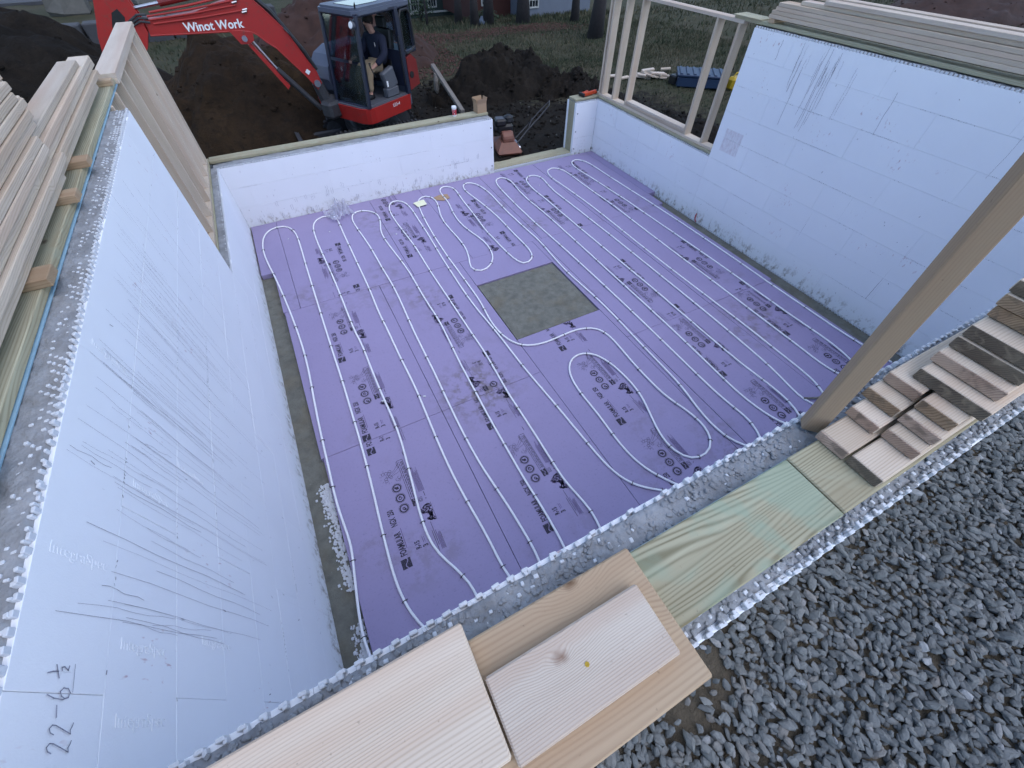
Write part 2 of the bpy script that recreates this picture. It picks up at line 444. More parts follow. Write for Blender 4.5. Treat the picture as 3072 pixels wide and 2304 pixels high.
def purple_mat():
    k = NT('purple_foam'); P = k.pos()
    base = (.295, .255, .420)
    big = k.noise(P, 1.3, 4., .6); fine = k.noise(P, 45., 3., .7)
    col = k.mix(k.ramp(big, [(.35, 0.), (.7, .35)]), base, (.245, .208, .350))
    col = k.mix(k.math('MULTIPLY', k.n('ObjectInfo').outputs['Random'], .22), col, (.32, .258, .41))
    col = k.mix(k.ramp(fine, [(.58, 0.), (.75, .40)]), col, (.15, .12, .20))
    # dried boot mud
    mud = k.noise(k.pos((7, 7, 7)), 1., 4., .72)
    reg = k.ramp(k.noise(k.pos((.75, .75, 1), (4.2, 1.9, 0)), 1., 2.), [(.56, 0.), (.74, .55)])
    d1 = k.n('VectorMath', {'operation': 'DISTANCE'}, i0=P, i1=(1.95, 2.45, 0.)).outputs['Value']
    d2 = k.n('VectorMath', {'operation': 'DISTANCE'}, i0=P, i1=(4.25, 5.25, 0.)).outputs['Value']
    reg = k.math('MAXIMUM', reg, k.math('MAXIMUM', k.ramp(d1, [(.0, 1.), (.62, 0.)]), k.ramp(d2, [(.0, .9), (.3, 0.)])))
    f = k.math('MULTIPLY', k.ramp(mud, [(.46, 0.), (.60, .85)]), reg)
    col = k.mix(f, col, (.12, .095, .055))
    sc = k.noise(k.pos((22, 60, 1)), 1., 3., .7)
    col = k.mix(k.ramp(sc, [(.62, 0.), (.76, .45)]), col, (.09, .07, .14))
    k.p(Base_Color=col, Roughness=.62, Normal=k.bump(k.noise(P, 12., 4.), .12, .01)); k.bsdf.inputs['Specular IOR Level'].default_value = .35
    return k.m
MAT['purple'] = purple_mat()

def dirt_mat(name, a, b, c):
    k = NT(name); P = k.pos()
    n1 = k.noise(P, .9, 5., .6); n2 = k.noise(P, 7., 6., .7); n3 = k.noise(P, 38., 5., .7)
    col = k.mix(k.ramp(n1, [(.35, 0.), (.65, 1.)]), a, b)
    col = k.mix(k.ramp(n2, [(.45, 0.), (.7, .8)]), col, c)
    col = k.mix(k.ramp(n3, [(.66, 0.), (.76, .7)]), col, tuple(q*2.6 for q in b))
    k.p(Base_Color=col, Roughness=.95, Normal=k.bump(k.math('ADD', n2, k.math('MULTIPLY', n3, .6)), .9, .06)); k.bsdf.inputs['Specular IOR Level'].default_value = .15
    return k.m
MAT['dirt_dark'] = dirt_mat('dark_topsoil', (.012, .010, .0085), (.021, .016, .012), (.007, .006, .0055))
MAT['dirt_brown'] = dirt_mat('brown_subsoil', (.026, .017, .011), (.043, .026, .014), (.013, .010, .008))

def ground_mat():
    k = NT('yard_ground'); P = k.pos()
    at = k.n('Attribute', {'attribute_name': 'soil'}).outputs['Fac']
    n1 = k.noise(P, .55, 4., .6); n2 = k.noise(P, 5., 6., .7); n3 = k.noise(P, 32., 5., .7)
    g = k.mix(k.ramp(n1, [(.35, 0.), (.65, 1.)]), (.036, .043, .023), (.064, .056, .036))
    g = k.mix(k.ramp(n2, [(.45, 0.), (.7, .7)]), g, (.050, .042, .028))
    g = k.mix(k.ramp(n3, [(.6, 0.), (.75, .6)]), g, (.10, .095, .06))
    d = k.mix(k.ramp(n2, [(.35, 0.), (.7, 1.)]), (.008, .007, .006), (.020, .016, .012))
    d = k.mix(k.ramp(n3, [(.66, 0.), (.76, .6)]), d, (.050, .040, .030))
    f = k.math('ADD', at, k.math('MULTIPLY_ADD', n2, .7, -.35)); f = k.ramp(f, [(.42, 0.), (.58, 1.)])
    k.p(Base_Color=k.mix(f, g, d), Roughness=.95, Normal=k.bump(k.math('ADD', n2, k.math('MULTIPLY', n3, .5)), .8, .05)); k.bsdf.inputs['Specular IOR Level'].default_value = .15
    return k.m
MAT['ground'] = ground_mat()

def gravel_mat():
    k = NT('crushed_stone')
    at = k.n('Attribute', {'attribute_name': 'tone'}).outputs['Fac']
    P = k.pos(); nz = k.noise(P, 70., 4., .65)
    col = k.ramp(at, [(0., (.095, .102, .104)), (.3, (.140, .148, .149)), (.7, (.19, .195, .192)), (.90, (.20, .185, .168)), (1., (.30, .305, .31))])
    col = k.mix(k.ramp(nz, [(.4, 0.), (.7, .5)]), col, (.07, .078, .08))
    k.p(Base_Color=col, Roughness=.85, Normal=k.bump(nz, .3, .004)); k.bsdf.inputs['Specular IOR Level'].default_value = .3
    return k.m
MAT['gravel'] = gravel_mat()
MAT['gravel_bed'] = dirt_mat('stone_dust', (.11, .092, .070), (.135, .112, .080), (.075, .064, .05))
def grass_mat():
    k = NT('grass_blade'); at = k.n('Attribute', {'attribute_name': 'tone'}).outputs['Fac']
    col = k.ramp(at, [(0., (.024, .036, .016)), (.5, (.050, .054, .027)), (.8, (.095, .082, .046)), (1., (.15, .125, .08))])
    k.p(Base_Color=col, Roughness=.9); return k.m
MAT['grass'] = grass_mat()
# ---------------------------------------------------------------- the setting: ground
W, D, H1, H2, TH = 6.826, 7.315, 0.930, 2.4685, 0.335
FT = .0635                       # foam thickness
SLAB = -.076
YSR, YSL = 4.326, 4.434          # where the tall side walls step down
GRADE = 2.08                     # gravel level behind the near wall

def smooth(t): t = max(0., min(1., t)); return t*t*(3-2*t)

def ground_z(x, y):
    inside = -.2 < x < W+.2 and -.2 < y < D+.2
    if inside: return -.6
    n = fbm(x*.35, y*.35, 3.1, 4)
    n2 = fbm(x*1.7, y*1.7, 9.2, 4)
    h = GRADE*smooth((4.6-y)/4.6) if y > 0 else GRADE
    # drop away from the house on both sides
    side = max(-.4-x, x-(W+.4), 0.)
    h *= 1 - .55*smooth((side-1.5)/9.) if y > -1 else 1.
    low = -.26*smooth((1.25-math.hypot((x-2.4)/2.6, (y-10.9)/2.4))*1.4)
    if y > 17 and x > 4: h -= min(2.2, .11*(y-17))*smooth((x-4)/6.)
    amp = .05 if y > 7 else .02
    if y < 0 and -.5 < x < 8: amp = 0.
    rg = 0.
    if y > 7.3 and y < 14.5 and x < 11: rg = (.055*abs(fbm(x*2.3, y*2.3, 4.4, 4))+.035*fbm(x*6, y*6, 1.4, 3))*smooth((14.5-y)/2)*smooth((11-x)/2)
    return h + low + rg + n*amp*1.2 + n2*amp*.7*(1 if y > 7 else .3)

def soil_amount(x, y):
    if y < .5: return 1.
    a = 1.05 - math.hypot((x-2.5)/6.2, (y-9.5)/5.2)*.62
    b = 1.0 - max(0., (x-7.2))/3.6*.55 if 1 < y < 10 else 0.
    c_ = .9 - max(0., (-.4-x))/5.*.4 if y < 14 else 0.
    return max(0., min(1., max(a, b if x > 6.5 else 0, c_ if x < 0 else 0)))

xs = np.unique(np.round(np.concatenate([[-400, -150, -60, -35], np.arange(-22, 36, .4), np.arange(-3, 9.5, .13), [-.29, -.1, W+.1, W+.29], [45, 70, 150, 400]]), 3))
ys = np.unique(np.round(np.concatenate([[-400, -100, -40, -15, -6, -3, -1.5], np.arange(-.9, 32, .4), np.arange(7.7, 13.6, .13), [-.29, -.1, D+.1, D+.29], [36, 45, 70, 150, 400]]), 3))
V = []; soil = []
for y in ys:
    for x in xs:
        V.append((x, y, ground_z(x, y))); soil.append(soil_amount(x, y))
nx = len(xs)
F = [(j*nx+i, j*nx+i+1, (j+1)*nx+i+1, (j+1)*nx+i) for j in range(len(ys)-1) for i in range(nx-1)]
ground = obj('ground', V, F, MAT['ground'], smooth=True)
at = ground.data.attributes.new('soil', 'FLOAT', 'POINT'); at.data.foreach_set('value', soil)
tag(ground, 'bare soil and thin lawn around the house', None, kind='structure')

# footing slab that shows at the board edges and in the square hole
slab = bx('footing_slab', -.05, W+.05, -.05, D+.05, -.30, SLAB, MAT['slab'], b=.001)
tag(slab, kind='structure')

pad = bx('footing_pad', 2.722, 3.953, 2.952, 4.153, SLAB-.01, -.014, MAT['slab'], b=.004)
tag(pad, kind='structure')

# ---------------------------------------------------------------- insulation boards with their print
floor = bpy.data.objects.new('floor', None); link(floor, T(W/2, D/2, 0)); tag(floor, kind='structure')

def print_cell():
    """one repeat of the ink stamp: u = reading direction (+x), v = up (+y); logo centred on the origin"""
    b = B(); pale = 1
    def quad(u0, u1, v0, v1, mi=0): b.add([(u0, v0, 0), (u1, v0, 0), (u1, v1, 0), (u0, v1, 0)], [(0, 1, 2, 3)], None, mi)
    def line(pts, w=.0028, mi=0):
        for (x0, y0), (x1, y1) in zip(pts[:-1], pts[1:]):
            dx, dy = x1-x0, y1-y0; L = math.hypot(dx, dy) or 1; px, py = -dy/L*w/2, dx/L*w/2
            b.add([(x0+px, y0+py, 0), (x0-px, y0-py, 0), (x1-px, y1-py, 0), (x1+px, y1+py, 0)], [(0, 1, 2, 3)], None, mi)
    def txt(s, u, v, size, sx=.62, mi=0):
        Vt, Ft = text2d(s, size, sx, 0., .0022); b.add(Vt, Ft, T(u, v, 0), mi)
    def ring(u, v, r0, r1, n=20, mi=0, a0=0., a1=6.2832):
        Vt = []
        for i in range(n+1):
            a = a0+(a1-a0)*i/n; c, s_ = math.cos(a), math.sin(a)
            Vt += [(u+r0*c, v+r0*s_, 0), (u+r1*c, v+r1*s_, 0)]
        b.add(Vt, [(2*i, 2*i+1, 2*i+3, 2*i+2) for i in range(n)], None, mi)
    # logo: dark square with a pale sweep left open
    for i in range(12):
        u0 = -.042+.007*i
        cut = .012*math.sin(i*.5)
        quad(u0, u0+.0068, -.042, -.010+cut); quad(u0, u0+.0068, -.002+cut, .040)
    txt('FOAMULAR', .066, -.030, .078, .54); txt('NGX', .345, -.030, .078, .50); txt('250', .452, -.030, .074, .52)
    quad(.12, .31, -.046, -.041, 1)
    txt('R-15', .065, -.155, .062, .62); txt('3', .060, -.215, .062, .72); quad(.10, .155, -.190, -.185, 1); quad(.10, .15, -.203, -.199, 1)
    # three round badges
    for i, u in enumerate((.47, .58, .69)):
        ring(u, -.130, .030, .042); ring(u, -.130, .046, .0485)
        if i == 0:
            ring(u, -.130, .006, .014, 10); quad(u-.022, u-.006, -.150, -.128)
        elif i == 1:
            ring(u, -.130, .010, .018, 12, 0, .5, 5.2); quad(u+.004, u+.020, -.138, -.118)
        else:
            quad(u-.016, u+.012, -.146, -.120); quad(u-.004, u+.018, -.122, -.108)
    # banner with small type, held by a hand with a bunch of petals
    line([(.52, -.212), (.965, -.212), (.965, -.266), (.52, -.266)], .004)
    for i in range(10):
        u0 = .445+.0075*i; quad(u0, u0+.0072, -.266, -.243+.007*math.sin(i)); quad(u0, u0+.0072, -.236+.007*math.sin(i), -.212)
    rr = random.Random(3)
    for v in (-.228, -.244, -.256):
        u = .535
        while u < .94:
            w = rr.uniform(.015, .05); quad(u, min(u+w, .945), v-.003, v+.003, 0); u += w+rr.uniform(.004, .010)
    for i in range(8):
        u0, v0 = .845+rr.uniform(-.055, .055), -.085+rr.uniform(-.035, .035); ring(u0, v0, .0135, .0165, 10)
    ring(.845, -.085, .010, .013, 10)
    for i in range(7):
        a = .4+i*.45; line([(.845+.06*math.cos(a), -.085+.055*math.sin(a)), (.845+.085*math.cos(a), -.085+.075*math.sin(a))], .002)
    line([(.86, -.125), (.885, -.165), (.93, -.205)]); line([(.83, -.13), (.84, -.17), (.85, -.21)]); line([(.845, -.135), (.87, -.175), (.895, -.21)])
    for i in range(4): ring(.95-.018*i, -.205, .007, .0095, 8)
    ring(.775, -.165, .016, .019, 10, 0, .6, 5.); ring(.79, -.185, .014, .017, 10, 0, .2, 4.4); line([(.745, -.175), (.765, -.195), (.80, -.205)])
    # fine print blocks
    for i in range(9): quad(.555+rr.uniform(0, .006), .80+rr.uniform(-.03, .03), -.300-.0065*i-.0038, -.300-.0065*i, 1)
    ring(.482, -.290, .010, .014, 10); line([(.462, -.272), (.505, -.272), (.505, -.308), (.462, -.308), (.462, -.272)], .003)
    quad(.50, .545, -.343, -.338); ring(.473, -.340, .0, .0055, 8)
    line([(-.03, -.285), (.165, -.285)], .004); line([(.02, -.300), (.245, -.300)], .004)
    for i in range(4): quad(-.03+rr.uniform(0, .01), .12+rr.uniform(-.03, .04), -.311-.008*i-.005, -.311-.008*i, 1)
    line([(-.03, -.346), (.13, -.346)], .003)
    quad(1.00, 1.045, -.295, -.290); line([(.24, -.362), (.42, -.362)], .003)
    # smudged dark picture
    for i in range(190):
        t = rr.random(); u = .25+.165*t; top = -.355; depth = (.10*math.exp(-((t-.72)/.25)**2)+.055*math.exp(-((t-.18)/.16)**2)+.012)
        v = top+depth*rr.random()**.8; s_ = rr.uniform(.006, .014); a = rr.uniform(0, 3.1)
        c, s2 = math.cos(a)*s_/2, math.sin(a)*s_/2
        b.add([(u-c+s2, v-s2-c, 0), (u+c+s2, v+s2-c, 0), (u+c-s2, v+s2+c, 0), (u-c-s2, v-s2+c, 0)], [(0, 1, 2, 3)], None, 0 if rr.random() < .6 else 1)
    me = mesh('board_print', b.V, b.F, [MAT['ink'], MAT['ink_pale']]); me.polygons.foreach_set('material_index', b.mi)
    return me

PRINT = print_cell()
G = .0025
BOARDS = [  # x0,x1,y0,y1
 (.225, 1.48, .02, 2.345), (.205, 1.48, 2.345, 4.80), (.41, 2.00, 4.80, 7.30), (.02, .41, 5.80, 7.30), (.19, .41, 4.80, 5.80),
 (1.48, 2.71, .02, 2.345), (1.48, 2.71, 2.345, 4.80), (2.00, 2.93, 4.80, 7.30),
 (2.71, 3.965, .02, 2.94), (2.71, 3.965, 4.165, 4.80), (2.93, 4.145, 4.80, 7.29),
 (3.965, 4.095, .02, 2.345), (3.965, 4.095, 2.345, 4.80),
 (4.095, 5.37, .02, 2.345), (4.095, 5.37, 2.345, 4.80), (4.145, 5.36, 4.80, 7.28),
 (5.37, 6.52, .02, 2.345), (5.37, 6.57, 2.345, 4.80), (5.36, 6.66, 4.80, 7.28), (6.66, 6.82, 5.2, 7.28)]
PRINTS = [  # x, y of the logo, +1 reads away from the camera, -1 reads towards it
 (.65, 1.02, 1), (.65, -.17, 1), (.67, 2.21, 1), (.67, 2.385, 1), (.69, 3.60, 1), (1.20, 7.33, -1), (1.19, 6.12, -1), (1.19, 4.93, -1),
 (1.86, .73, 1), (1.87, 1.93, 1), (2.28, 4.10, -1), (2.27, 2.90, -1), (2.10, 5.30, 1), (2.11, 6.50, 1),
 (3.12, .16, 1), (3.12, 1.35, 1), (3.14, 2.55, 1), (3.67, 6.43, -1), (3.66, 5.24, -1),
 (4.57, .15, 1), (4.57, 1.34, 1), (4.92, 4.86, -1), (4.92, 3.70, -1), (4.92, 2.52, -1), (4.92, 7.16, -1), (4.92, 5.97, -1),
 (5.80, .28, 1), (5.80, 1.47, 1), (6.12, 4.86, -1), (6.12, 3.67, -1), (6.12, 2.47, -1), (6.12, 5.74, -1), (6.12, 6.94, -1)]

def clip_print(s, x, y, box):
    """world-space print clipped to the board rectangle (whole faces)"""
    x0, x1, y0, y1 = box
    V2 = []; F2 = []; mi = []; keep = {}
    co = [(v.co.x, v.co.y) for v in PRINT.vertices]
    wc = [(x-s*v, y+s*u) for u, v in co]
    for p in PRINT.polygons:
        if all(x0 < wc[i][0] < x1 and y0 < wc[i][1] < y1 for i in p.vertices):
            f = []
            for i in p.vertices:
                if i not in keep: keep[i] = len(V2); V2.append((wc[i][0], wc[i][1], 0))
                f.append(keep[i])
            F2.append(tuple(f)); mi.append(p.material_index)
    return V2, F2, mi

ZB = {}
for i, (x0, x1, y0, y1) in enumerate(BOARDS):
    dz = rnd.uniform(-.004, .0)
    o = bx('insulation_board', x0+G, x1-G, y0+G, y1-G, SLAB+.002, dz, MAT['purple'], floor, b=.002)
    ZB[i] = dz
    for (px, py, s) in PRINTS:
        # does the stamp belong to this board?
        ox = px+.16*s; oy = py+.45*s
        if not (x0-.1 < ox < x1+.1): continue
        if s > 0 and not (y0-1.1 < py < y1): continue
        if s < 0 and not (y0 < py < y1+1.1): continue
        full = y0 <= py+min(0, s*1.05) and py+max(0, s*1.05) <= y1
        # every repeat is printed before the board is cut, so keep only what lies on this board
        own = (py >= y0 and py < y1)
        if not own: continue
        V2, F2, mi = clip_print(s, px, py, (x0+.004, x1-.004, y0+.004, y1-.004))
        if not F2: continue
        me = mesh('print', V2, F2, [MAT['ink'], MAT['ink_pale']]); me.polygons.foreach_set('material_index', mi)
        inst('print', me, o, T(0, 0, dz+.0012))

# ---------------------------------------------------------------- foundation walls of foam blocks filled with concrete
COURSE = .311
BLK = 1.219

def courses(z1):
    out = []; z = SLAB; k = 0
    nxt = -.012+COURSE
    while z < z1-.01:
        t = min(nxt, z1)
        if z1-t < .03: t = z1
        out.append((z, t-.016 if t >= z1-1e-6 else t, k)); z = t; nxt += COURSE; k += 1
    return out

def foam_face(parent, axis, face, sign, u0, u1, z0, z1, phase=0.):
    """a skin of foam panels; the visible face sits at `face`, the panels lie on the side -sign"""
    # one continuous skin just behind the panel faces closes the joints
    e0, e1 = face-sign*.0035, face-sign*(FT-.004)
    if axis == 'x': bx('foam_backing', min(e0, e1), max(e0, e1), u0+.004, u1-.004, z0+.004, z1-.022, MAT['eps'], parent, b=.001)
    else: bx('foam_backing', u0+.004, u1-.004, min(e0, e1), max(e0, e1), z0+.004, z1-.022, MAT['eps'], parent, b=.001)
    for (a, b_, k) in courses(z1):
        if b_ <= z0+.02: continue
        a = max(a, z0)
        u = u0 - (BLK*.5 if k % 2 else 0.) - phase
        while u < u1-.004:
            e = min(u+BLK, u1); s = max(u, u0)
            if e-s > .02:
                d = rnd.uniform(-.0009, .0009); g = rnd.choice((.0003, .0005, .0008, .0013))
                f0, f1 = face+d, face-sign*FT
                if axis == 'x': bx('foam_panel', min(f0, f1), max(f0, f1), s+g, e-g, a+g, b_-g, MAT['eps'], parent, b=.0012)
                else: bx('foam_panel', s+g, e-g, min(f0, f1), max(f0, f1), a+g, b_-g, MAT['eps'], parent, b=.0012)
            u += BLK

def knob_strip(b, axis, face, sign, u0, u1, z, rows=3, pitch=.0195, seed=0, cover=.55):
    """castellated top of the foam: little blocks in a chequer, partly buried in concrete"""
    r = random.Random(seed); n = int((u1-u0)/pitch)
    for row in range(rows):
        for i in range(n):
            if (i+row) % 2: continue
            u = u0+(i+.5)*pitch
            c = cover+.35*fbm(u*2.2, row*.7, seed)
            if row and r.random() > c: continue
            d = .012+row*.0195; h = r.uniform(.0015, .0055) if row else r.uniform(.003, .008)
            sx = pitch*.66*r.uniform(.6, 1.05); sd = .0135*r.uniform(.6, 1.05)
            ctr = face-sign*d
            tw = Matrix.Rotation(r.uniform(-.15, .15), 4, 'Z') @ Matrix.Rotation(r.uniform(-.12, .12), 4, 'X')
            V_, F_ = cbox(sx, sd, h+.014, .0018)
            if axis == 'x': M_ = T(ctr, u, z+h/2-.007) @ Matrix.Rotation(math.pi/2, 4, 'Z') @ tw
            else: M_ = T(u, ctr, z+h/2-.007) @ tw
            b.add(V_, F_, M_)

def rim(b, axis, face, sign, u0, u1, z, seed=0):
    """castellated outer lip of the foam: tooth, gap, tooth, gap, some broken"""
    r = random.Random(seed); u = u0; i = 0
    while u < u1:
        L = .0212*r.uniform(.92, 1.08); h = r.uniform(-.003, .005)
        brk = fbm(u*1.9, seed*.7) > .30
        if i % 2 == 0 and not (brk and r.random() < .6):
            w = L*r.uniform(.80, 1.05)
            V_, F_ = cbox(w, .010, .024, .0018)
            M_ = T(face-sign*.0052, u+L/2, z-.012+h) @ Matrix.Rotation(math.pi/2, 4, 'Z') if axis == 'x' else T(u+L/2, face-sign*.0052, z-.012+h)
            b.add(V_, F_, M_ @ Matrix.Rotation(r.uniform(-.1, .1), 4, 'Z'))
        u += L; i += 1

def crust(name, parent, axis, f0, f1, u0, u1, z, seed):
    z -= .001
    """trowelled lumpy concrete along the wall top"""
    r0, r1 = min(f0, f1), max(f0, f1)
    nu = int((u1-u0)/.012)+2; nv = 27
    V_ = []
    for j in range(nv):
        for i in range(nu):
            u = u0+(u1-u0)*i/(nu-1); v = r0+(r1-r0)*j/(nv-1)
            h = .008*fbm(u*9, v*9, seed, 4)+.007*fbm(u*34, v*34, seed+3, 3)
            if j in (0, nv-1) or i in (0, nu-1): h = -.035
            V_.append((v, u, z+h) if axis == 'x' else (u, v, z+h))
    F_ = [(j*nu+i, j*nu+i+1, (j+1)*nu+i+1, (j+1)*nu+i) for j in range(nv-1) for i in range(nu-1)]
    if axis == 'x': F_ = [f[::-1] for f in F_]
    return obj(name, V_, F_, MAT['concrete'], parent, smooth=True)

def core(parent, x0, x1, y0, y1, z1, z0=SLAB):
    return bx('concrete_core', x0, x1, y0, y1, z0, z1-.012, MAT['concrete'], parent, b=.001)

PL = .038
# ---- near wall (camera looks over it)
near = thing('foundation_wall', (W/2, -TH/2, SLAB), 'near white foam block wall with knobbly concrete top beside the gravel', 'wall', 'foam block foundation walls')
foam_face(near, 'y', 0., 1, 0., W, SLAB, H2)
bx('outer_foam', -TH, W+TH, -TH, -TH+FT, SLAB, H2-.022, MAT['eps'], near, b=.003)
core(near, -TH+FT, W+TH-FT, -TH+FT, -FT, H2)
crust('concrete_top', near, 'y', -.006, -TH+.010, -TH+.02, W+TH-.02, H2-.002, 5)
b = B(); knob_strip(b, 'y', 0., 1, 0., W, H2-.002, 4, seed=11, cover=.42); rim(b, 'y', 0., 1, 0, W, H2+.002, 12)
knob_strip(b, 'y', -TH, -1, -TH, W+TH, H2-.002, 5, seed=13, cover=.72); rim(b, 'y', -TH, -1, -TH, W+TH, H2+.002, 14)
tag(b.obj('foam_knobs', MAT['eps_edge'], near), kind='stuff')
b = B(); r = random.Random(61)
for i in range(2600):
    y = r.choice((r.uniform(-.095, -.02), r.uniform(-.095, -.02), r.uniform(-.328, -.285))); s_ = r.uniform(.003, .011)
    V_, F_ = cbox(s_*1.6, s_*1.3, s_, s_*.3); b.add(V_, F_, T(r.uniform(-.1, 4.5), y, H2-.002) @ Matrix.Rotation(r.uniform(0, 3), 4, 'Z') @ Matrix.Rotation(r.uniform(-.5, .5), 4, 'X'))
tag(b.obj('concrete_crumbs', MAT['concrete'], near), kind='stuff')
bx('sill_gasket', -.30, W+.3, -.286, -.0945, H2+.001, H2+.0075, MAT['gasket'], near, b=.001)
bx('sill_plate', -.31, 1.966, -.288, -.100, H2+.0085, H2+.0085+PL, MAT['treated_green'], near, b=.004)
bx('sill_plate', 1.971, W+.31, -.287, -.099, H2+.0085, H2+.0085+PL, MAT['treated'], near, b=.004)
ZP = H2+.0085+PL                  # top of the sill plates on the tall walls

# ---- left wall
left = thing('foundation_wall', (-TH/2, D/2, SLAB), 'tall white foam block wall on the left, scratched and pencil-marked', 'wall', 'foam block foundation walls')
foam_face(left, 'x', 0., 1, 0., YSL, SLAB, H2, .3)
foam_face(left, 'x', 0., 1, YSL, D, SLAB, H1, .2)
bx('outer_foam', -TH, -TH+FT, -TH, YSL, SLAB, H2-.022, MAT['eps'], left, b=.003)
bx('outer_foam', -TH, -TH+FT, YSL, D+TH, SLAB, H1-.020, MAT['eps'], left, b=.003)
core(left, -TH+FT, -FT, -FT, YSL-.002, H2); core(left, -TH+FT, -FT, YSL, D+FT, H1)
crust('concrete_top', left, 'x', -.006, -TH+.010, .0, YSL-.004, H2-.002, 21); crust('concrete_top', left, 'x', -.006, -TH+.01, YSL+.004, D+.05, H1-.002, 22)
b = B(); knob_strip(b, 'x', 0., 1, 0., YSL, H2-.002, 4, seed=23, cover=.62); rim(b, 'x', 0., 1, 0, YSL, H2+.002, 24)
knob_strip(b, 'x', 0., 1, YSL, D, H1-.002, 2, seed=25); rim(b, 'x', 0., 1, YSL, D, H1+.002, 26)
tag(b.obj('foam_knobs', MAT['eps_edge'], left), kind='stuff')
bx('sill_gasket', -.308, -.117, .0, 5.15, H2+.001, H2+.0075, MAT['gasket'], left, b=.001)
bx('sill_plate', -.31, -.125, -.09, 5.17, H2+.0085, ZP, MAT['treated'], left, b=.004, axis='y')
bx('sill_plate', -.31, -.095, YSL+.01, D+.32, H1+.004, H1+.004+PL, MAT['treated'], left, b=.004, axis='y')

# ---- right wall
right = thing('foundation_wall', (W+TH/2, D/2, SLAB), 'tall white foam block wall on the right with dark vertical drips under stacked boards', 'wall', 'foam block foundation walls')
foam_face(right, 'x', W, -1, 0., YSR, SLAB, H2, .55)
foam_face(right, 'x', W, -1, YSR, D, SLAB, H1, .1)
bx('outer_foam', W+TH-FT, W+TH, -TH, YSR, SLAB, H2-.022, MAT['eps'], right, b=.003)
bx('outer_foam', W+TH-FT, W+TH, YSR, D+TH, SLAB, H1-.020, MAT['eps'], right, b=.003)
core(right, W+FT, W+TH-FT, -FT, YSR-.002, H2); core(right, W+FT, W+TH-FT, YSR, D+FT, H1)
crust('concrete_top', right, 'x', W+.006, W+TH-.010, .0, YSR-.004, H2-.002, 31); crust('concrete_top', right, 'x', W+.006, W+TH-.01, YSR+.004, D+.05, H1-.002, 32)
b = B(); knob_strip(b, 'x', W, -1, 0., YSR, H2-.002, 2, seed=33); rim(b, 'x', W, -1, 0, YSR, H2+.002, 34)
knob_strip(b, 'x', W, -1, YSR, D, H1-.002, 2, seed=35); rim(b, 'x', W, -1, YSR, D, H1+.002, 36)
tag(b.obj('foam_knobs', MAT['eps_edge'], right), kind='stuff')
bx('sill_plate', W+.065, W+.25, -.09, 4.74, H2+.0085, ZP, MAT['treated'], right, b=.004, axis='y')
bx('sill_plate', W+.035, W+.26, YSR+.01, D+.30, H1+.004, H1+.004+PL, MAT['treated'], right, b=.004, axis='y')
b = B()                           # castellated foot of the lowest blocks
for i in range(int(6.0/.0215)):
    if i % 2 == 0: b.box(W-.012, W-.001, .3+i*.0215, .3+i*.0215+.014, SLAB+.001, SLAB+.030, .002)
tag(b.obj('foam_teeth', MAT['eps_edge'], right), kind='stuff')

# ---- far wall, left of the doorway, and the stub right of it
XD0, XD1 = 4.517, 6.328
far = thing('foundation_wall', (XD0/2, D+TH/2, SLAB), 'low white foam block wall at the far end carrying the cup and cardboard box', 'wall', 'foam block foundation walls')
foam_face(far, 'y', D, -1, 0., XD0, SLAB, H1, .35)
bx('outer_foam', -TH, XD0, D+TH-FT, D+TH, SLAB, H1-.020, MAT['eps'], far, b=.003)
core(far, -FT, XD0-.040, D+FT, D+TH-FT, H1)
crust('concrete_top', far, 'y', D+.006, D+TH-.01, .0, XD0-.004, H1-.002, 41)
b = B(); knob_strip(b, 'y', D, -1, 0., XD0, H1-.002, 2, seed=43); rim(b, 'y', D, -1, 0, XD0, H1+.002, 44)
tag(b.obj('foam_knobs', MAT['eps_edge'], far), kind='stuff')
bx('sill_plate', -.09, XD0-.004, D+.182, D+.366, H1+.004, H1+.004+PL, MAT['treated'], far, b=.004)
bx('door_buck', XD0-.038, XD0-.001, D+FT+.002, D+TH-FT-.002, SLAB, H1-.01, MAT['treated'], far, b=.003, axis='z')
for z in (.12, .45, .78):
    V_, F_ = lathe([(.011, 0), (.011, .004), (.006, .006)], 10); obj('screw_washer', V_, F_, MAT['dark_steel'], far, T(XD0-.045, D-.0015, z) @ Matrix.Rotation(math.pi/2, 4, 'X'))
b = B(); r = random.Random(8)     # paired web slots and scrapes near the foot of the wall
for i in range(58):
    x = r.uniform(.15, 4.3); z0 = r.choice((.02, .04, .10, .22, .30)) + r.uniform(-.02, .03); L = r.uniform(.04, .12)
    for dx in (0, .028):
        if r.random() < .85: b.box(x+dx, x+dx+.0028, D-.0022, D+.001, z0, z0+L*r.uniform(.7, 1), .0004)
tag(b.obj('scrape_marks', MAT['pencil'], far), kind='stuff')

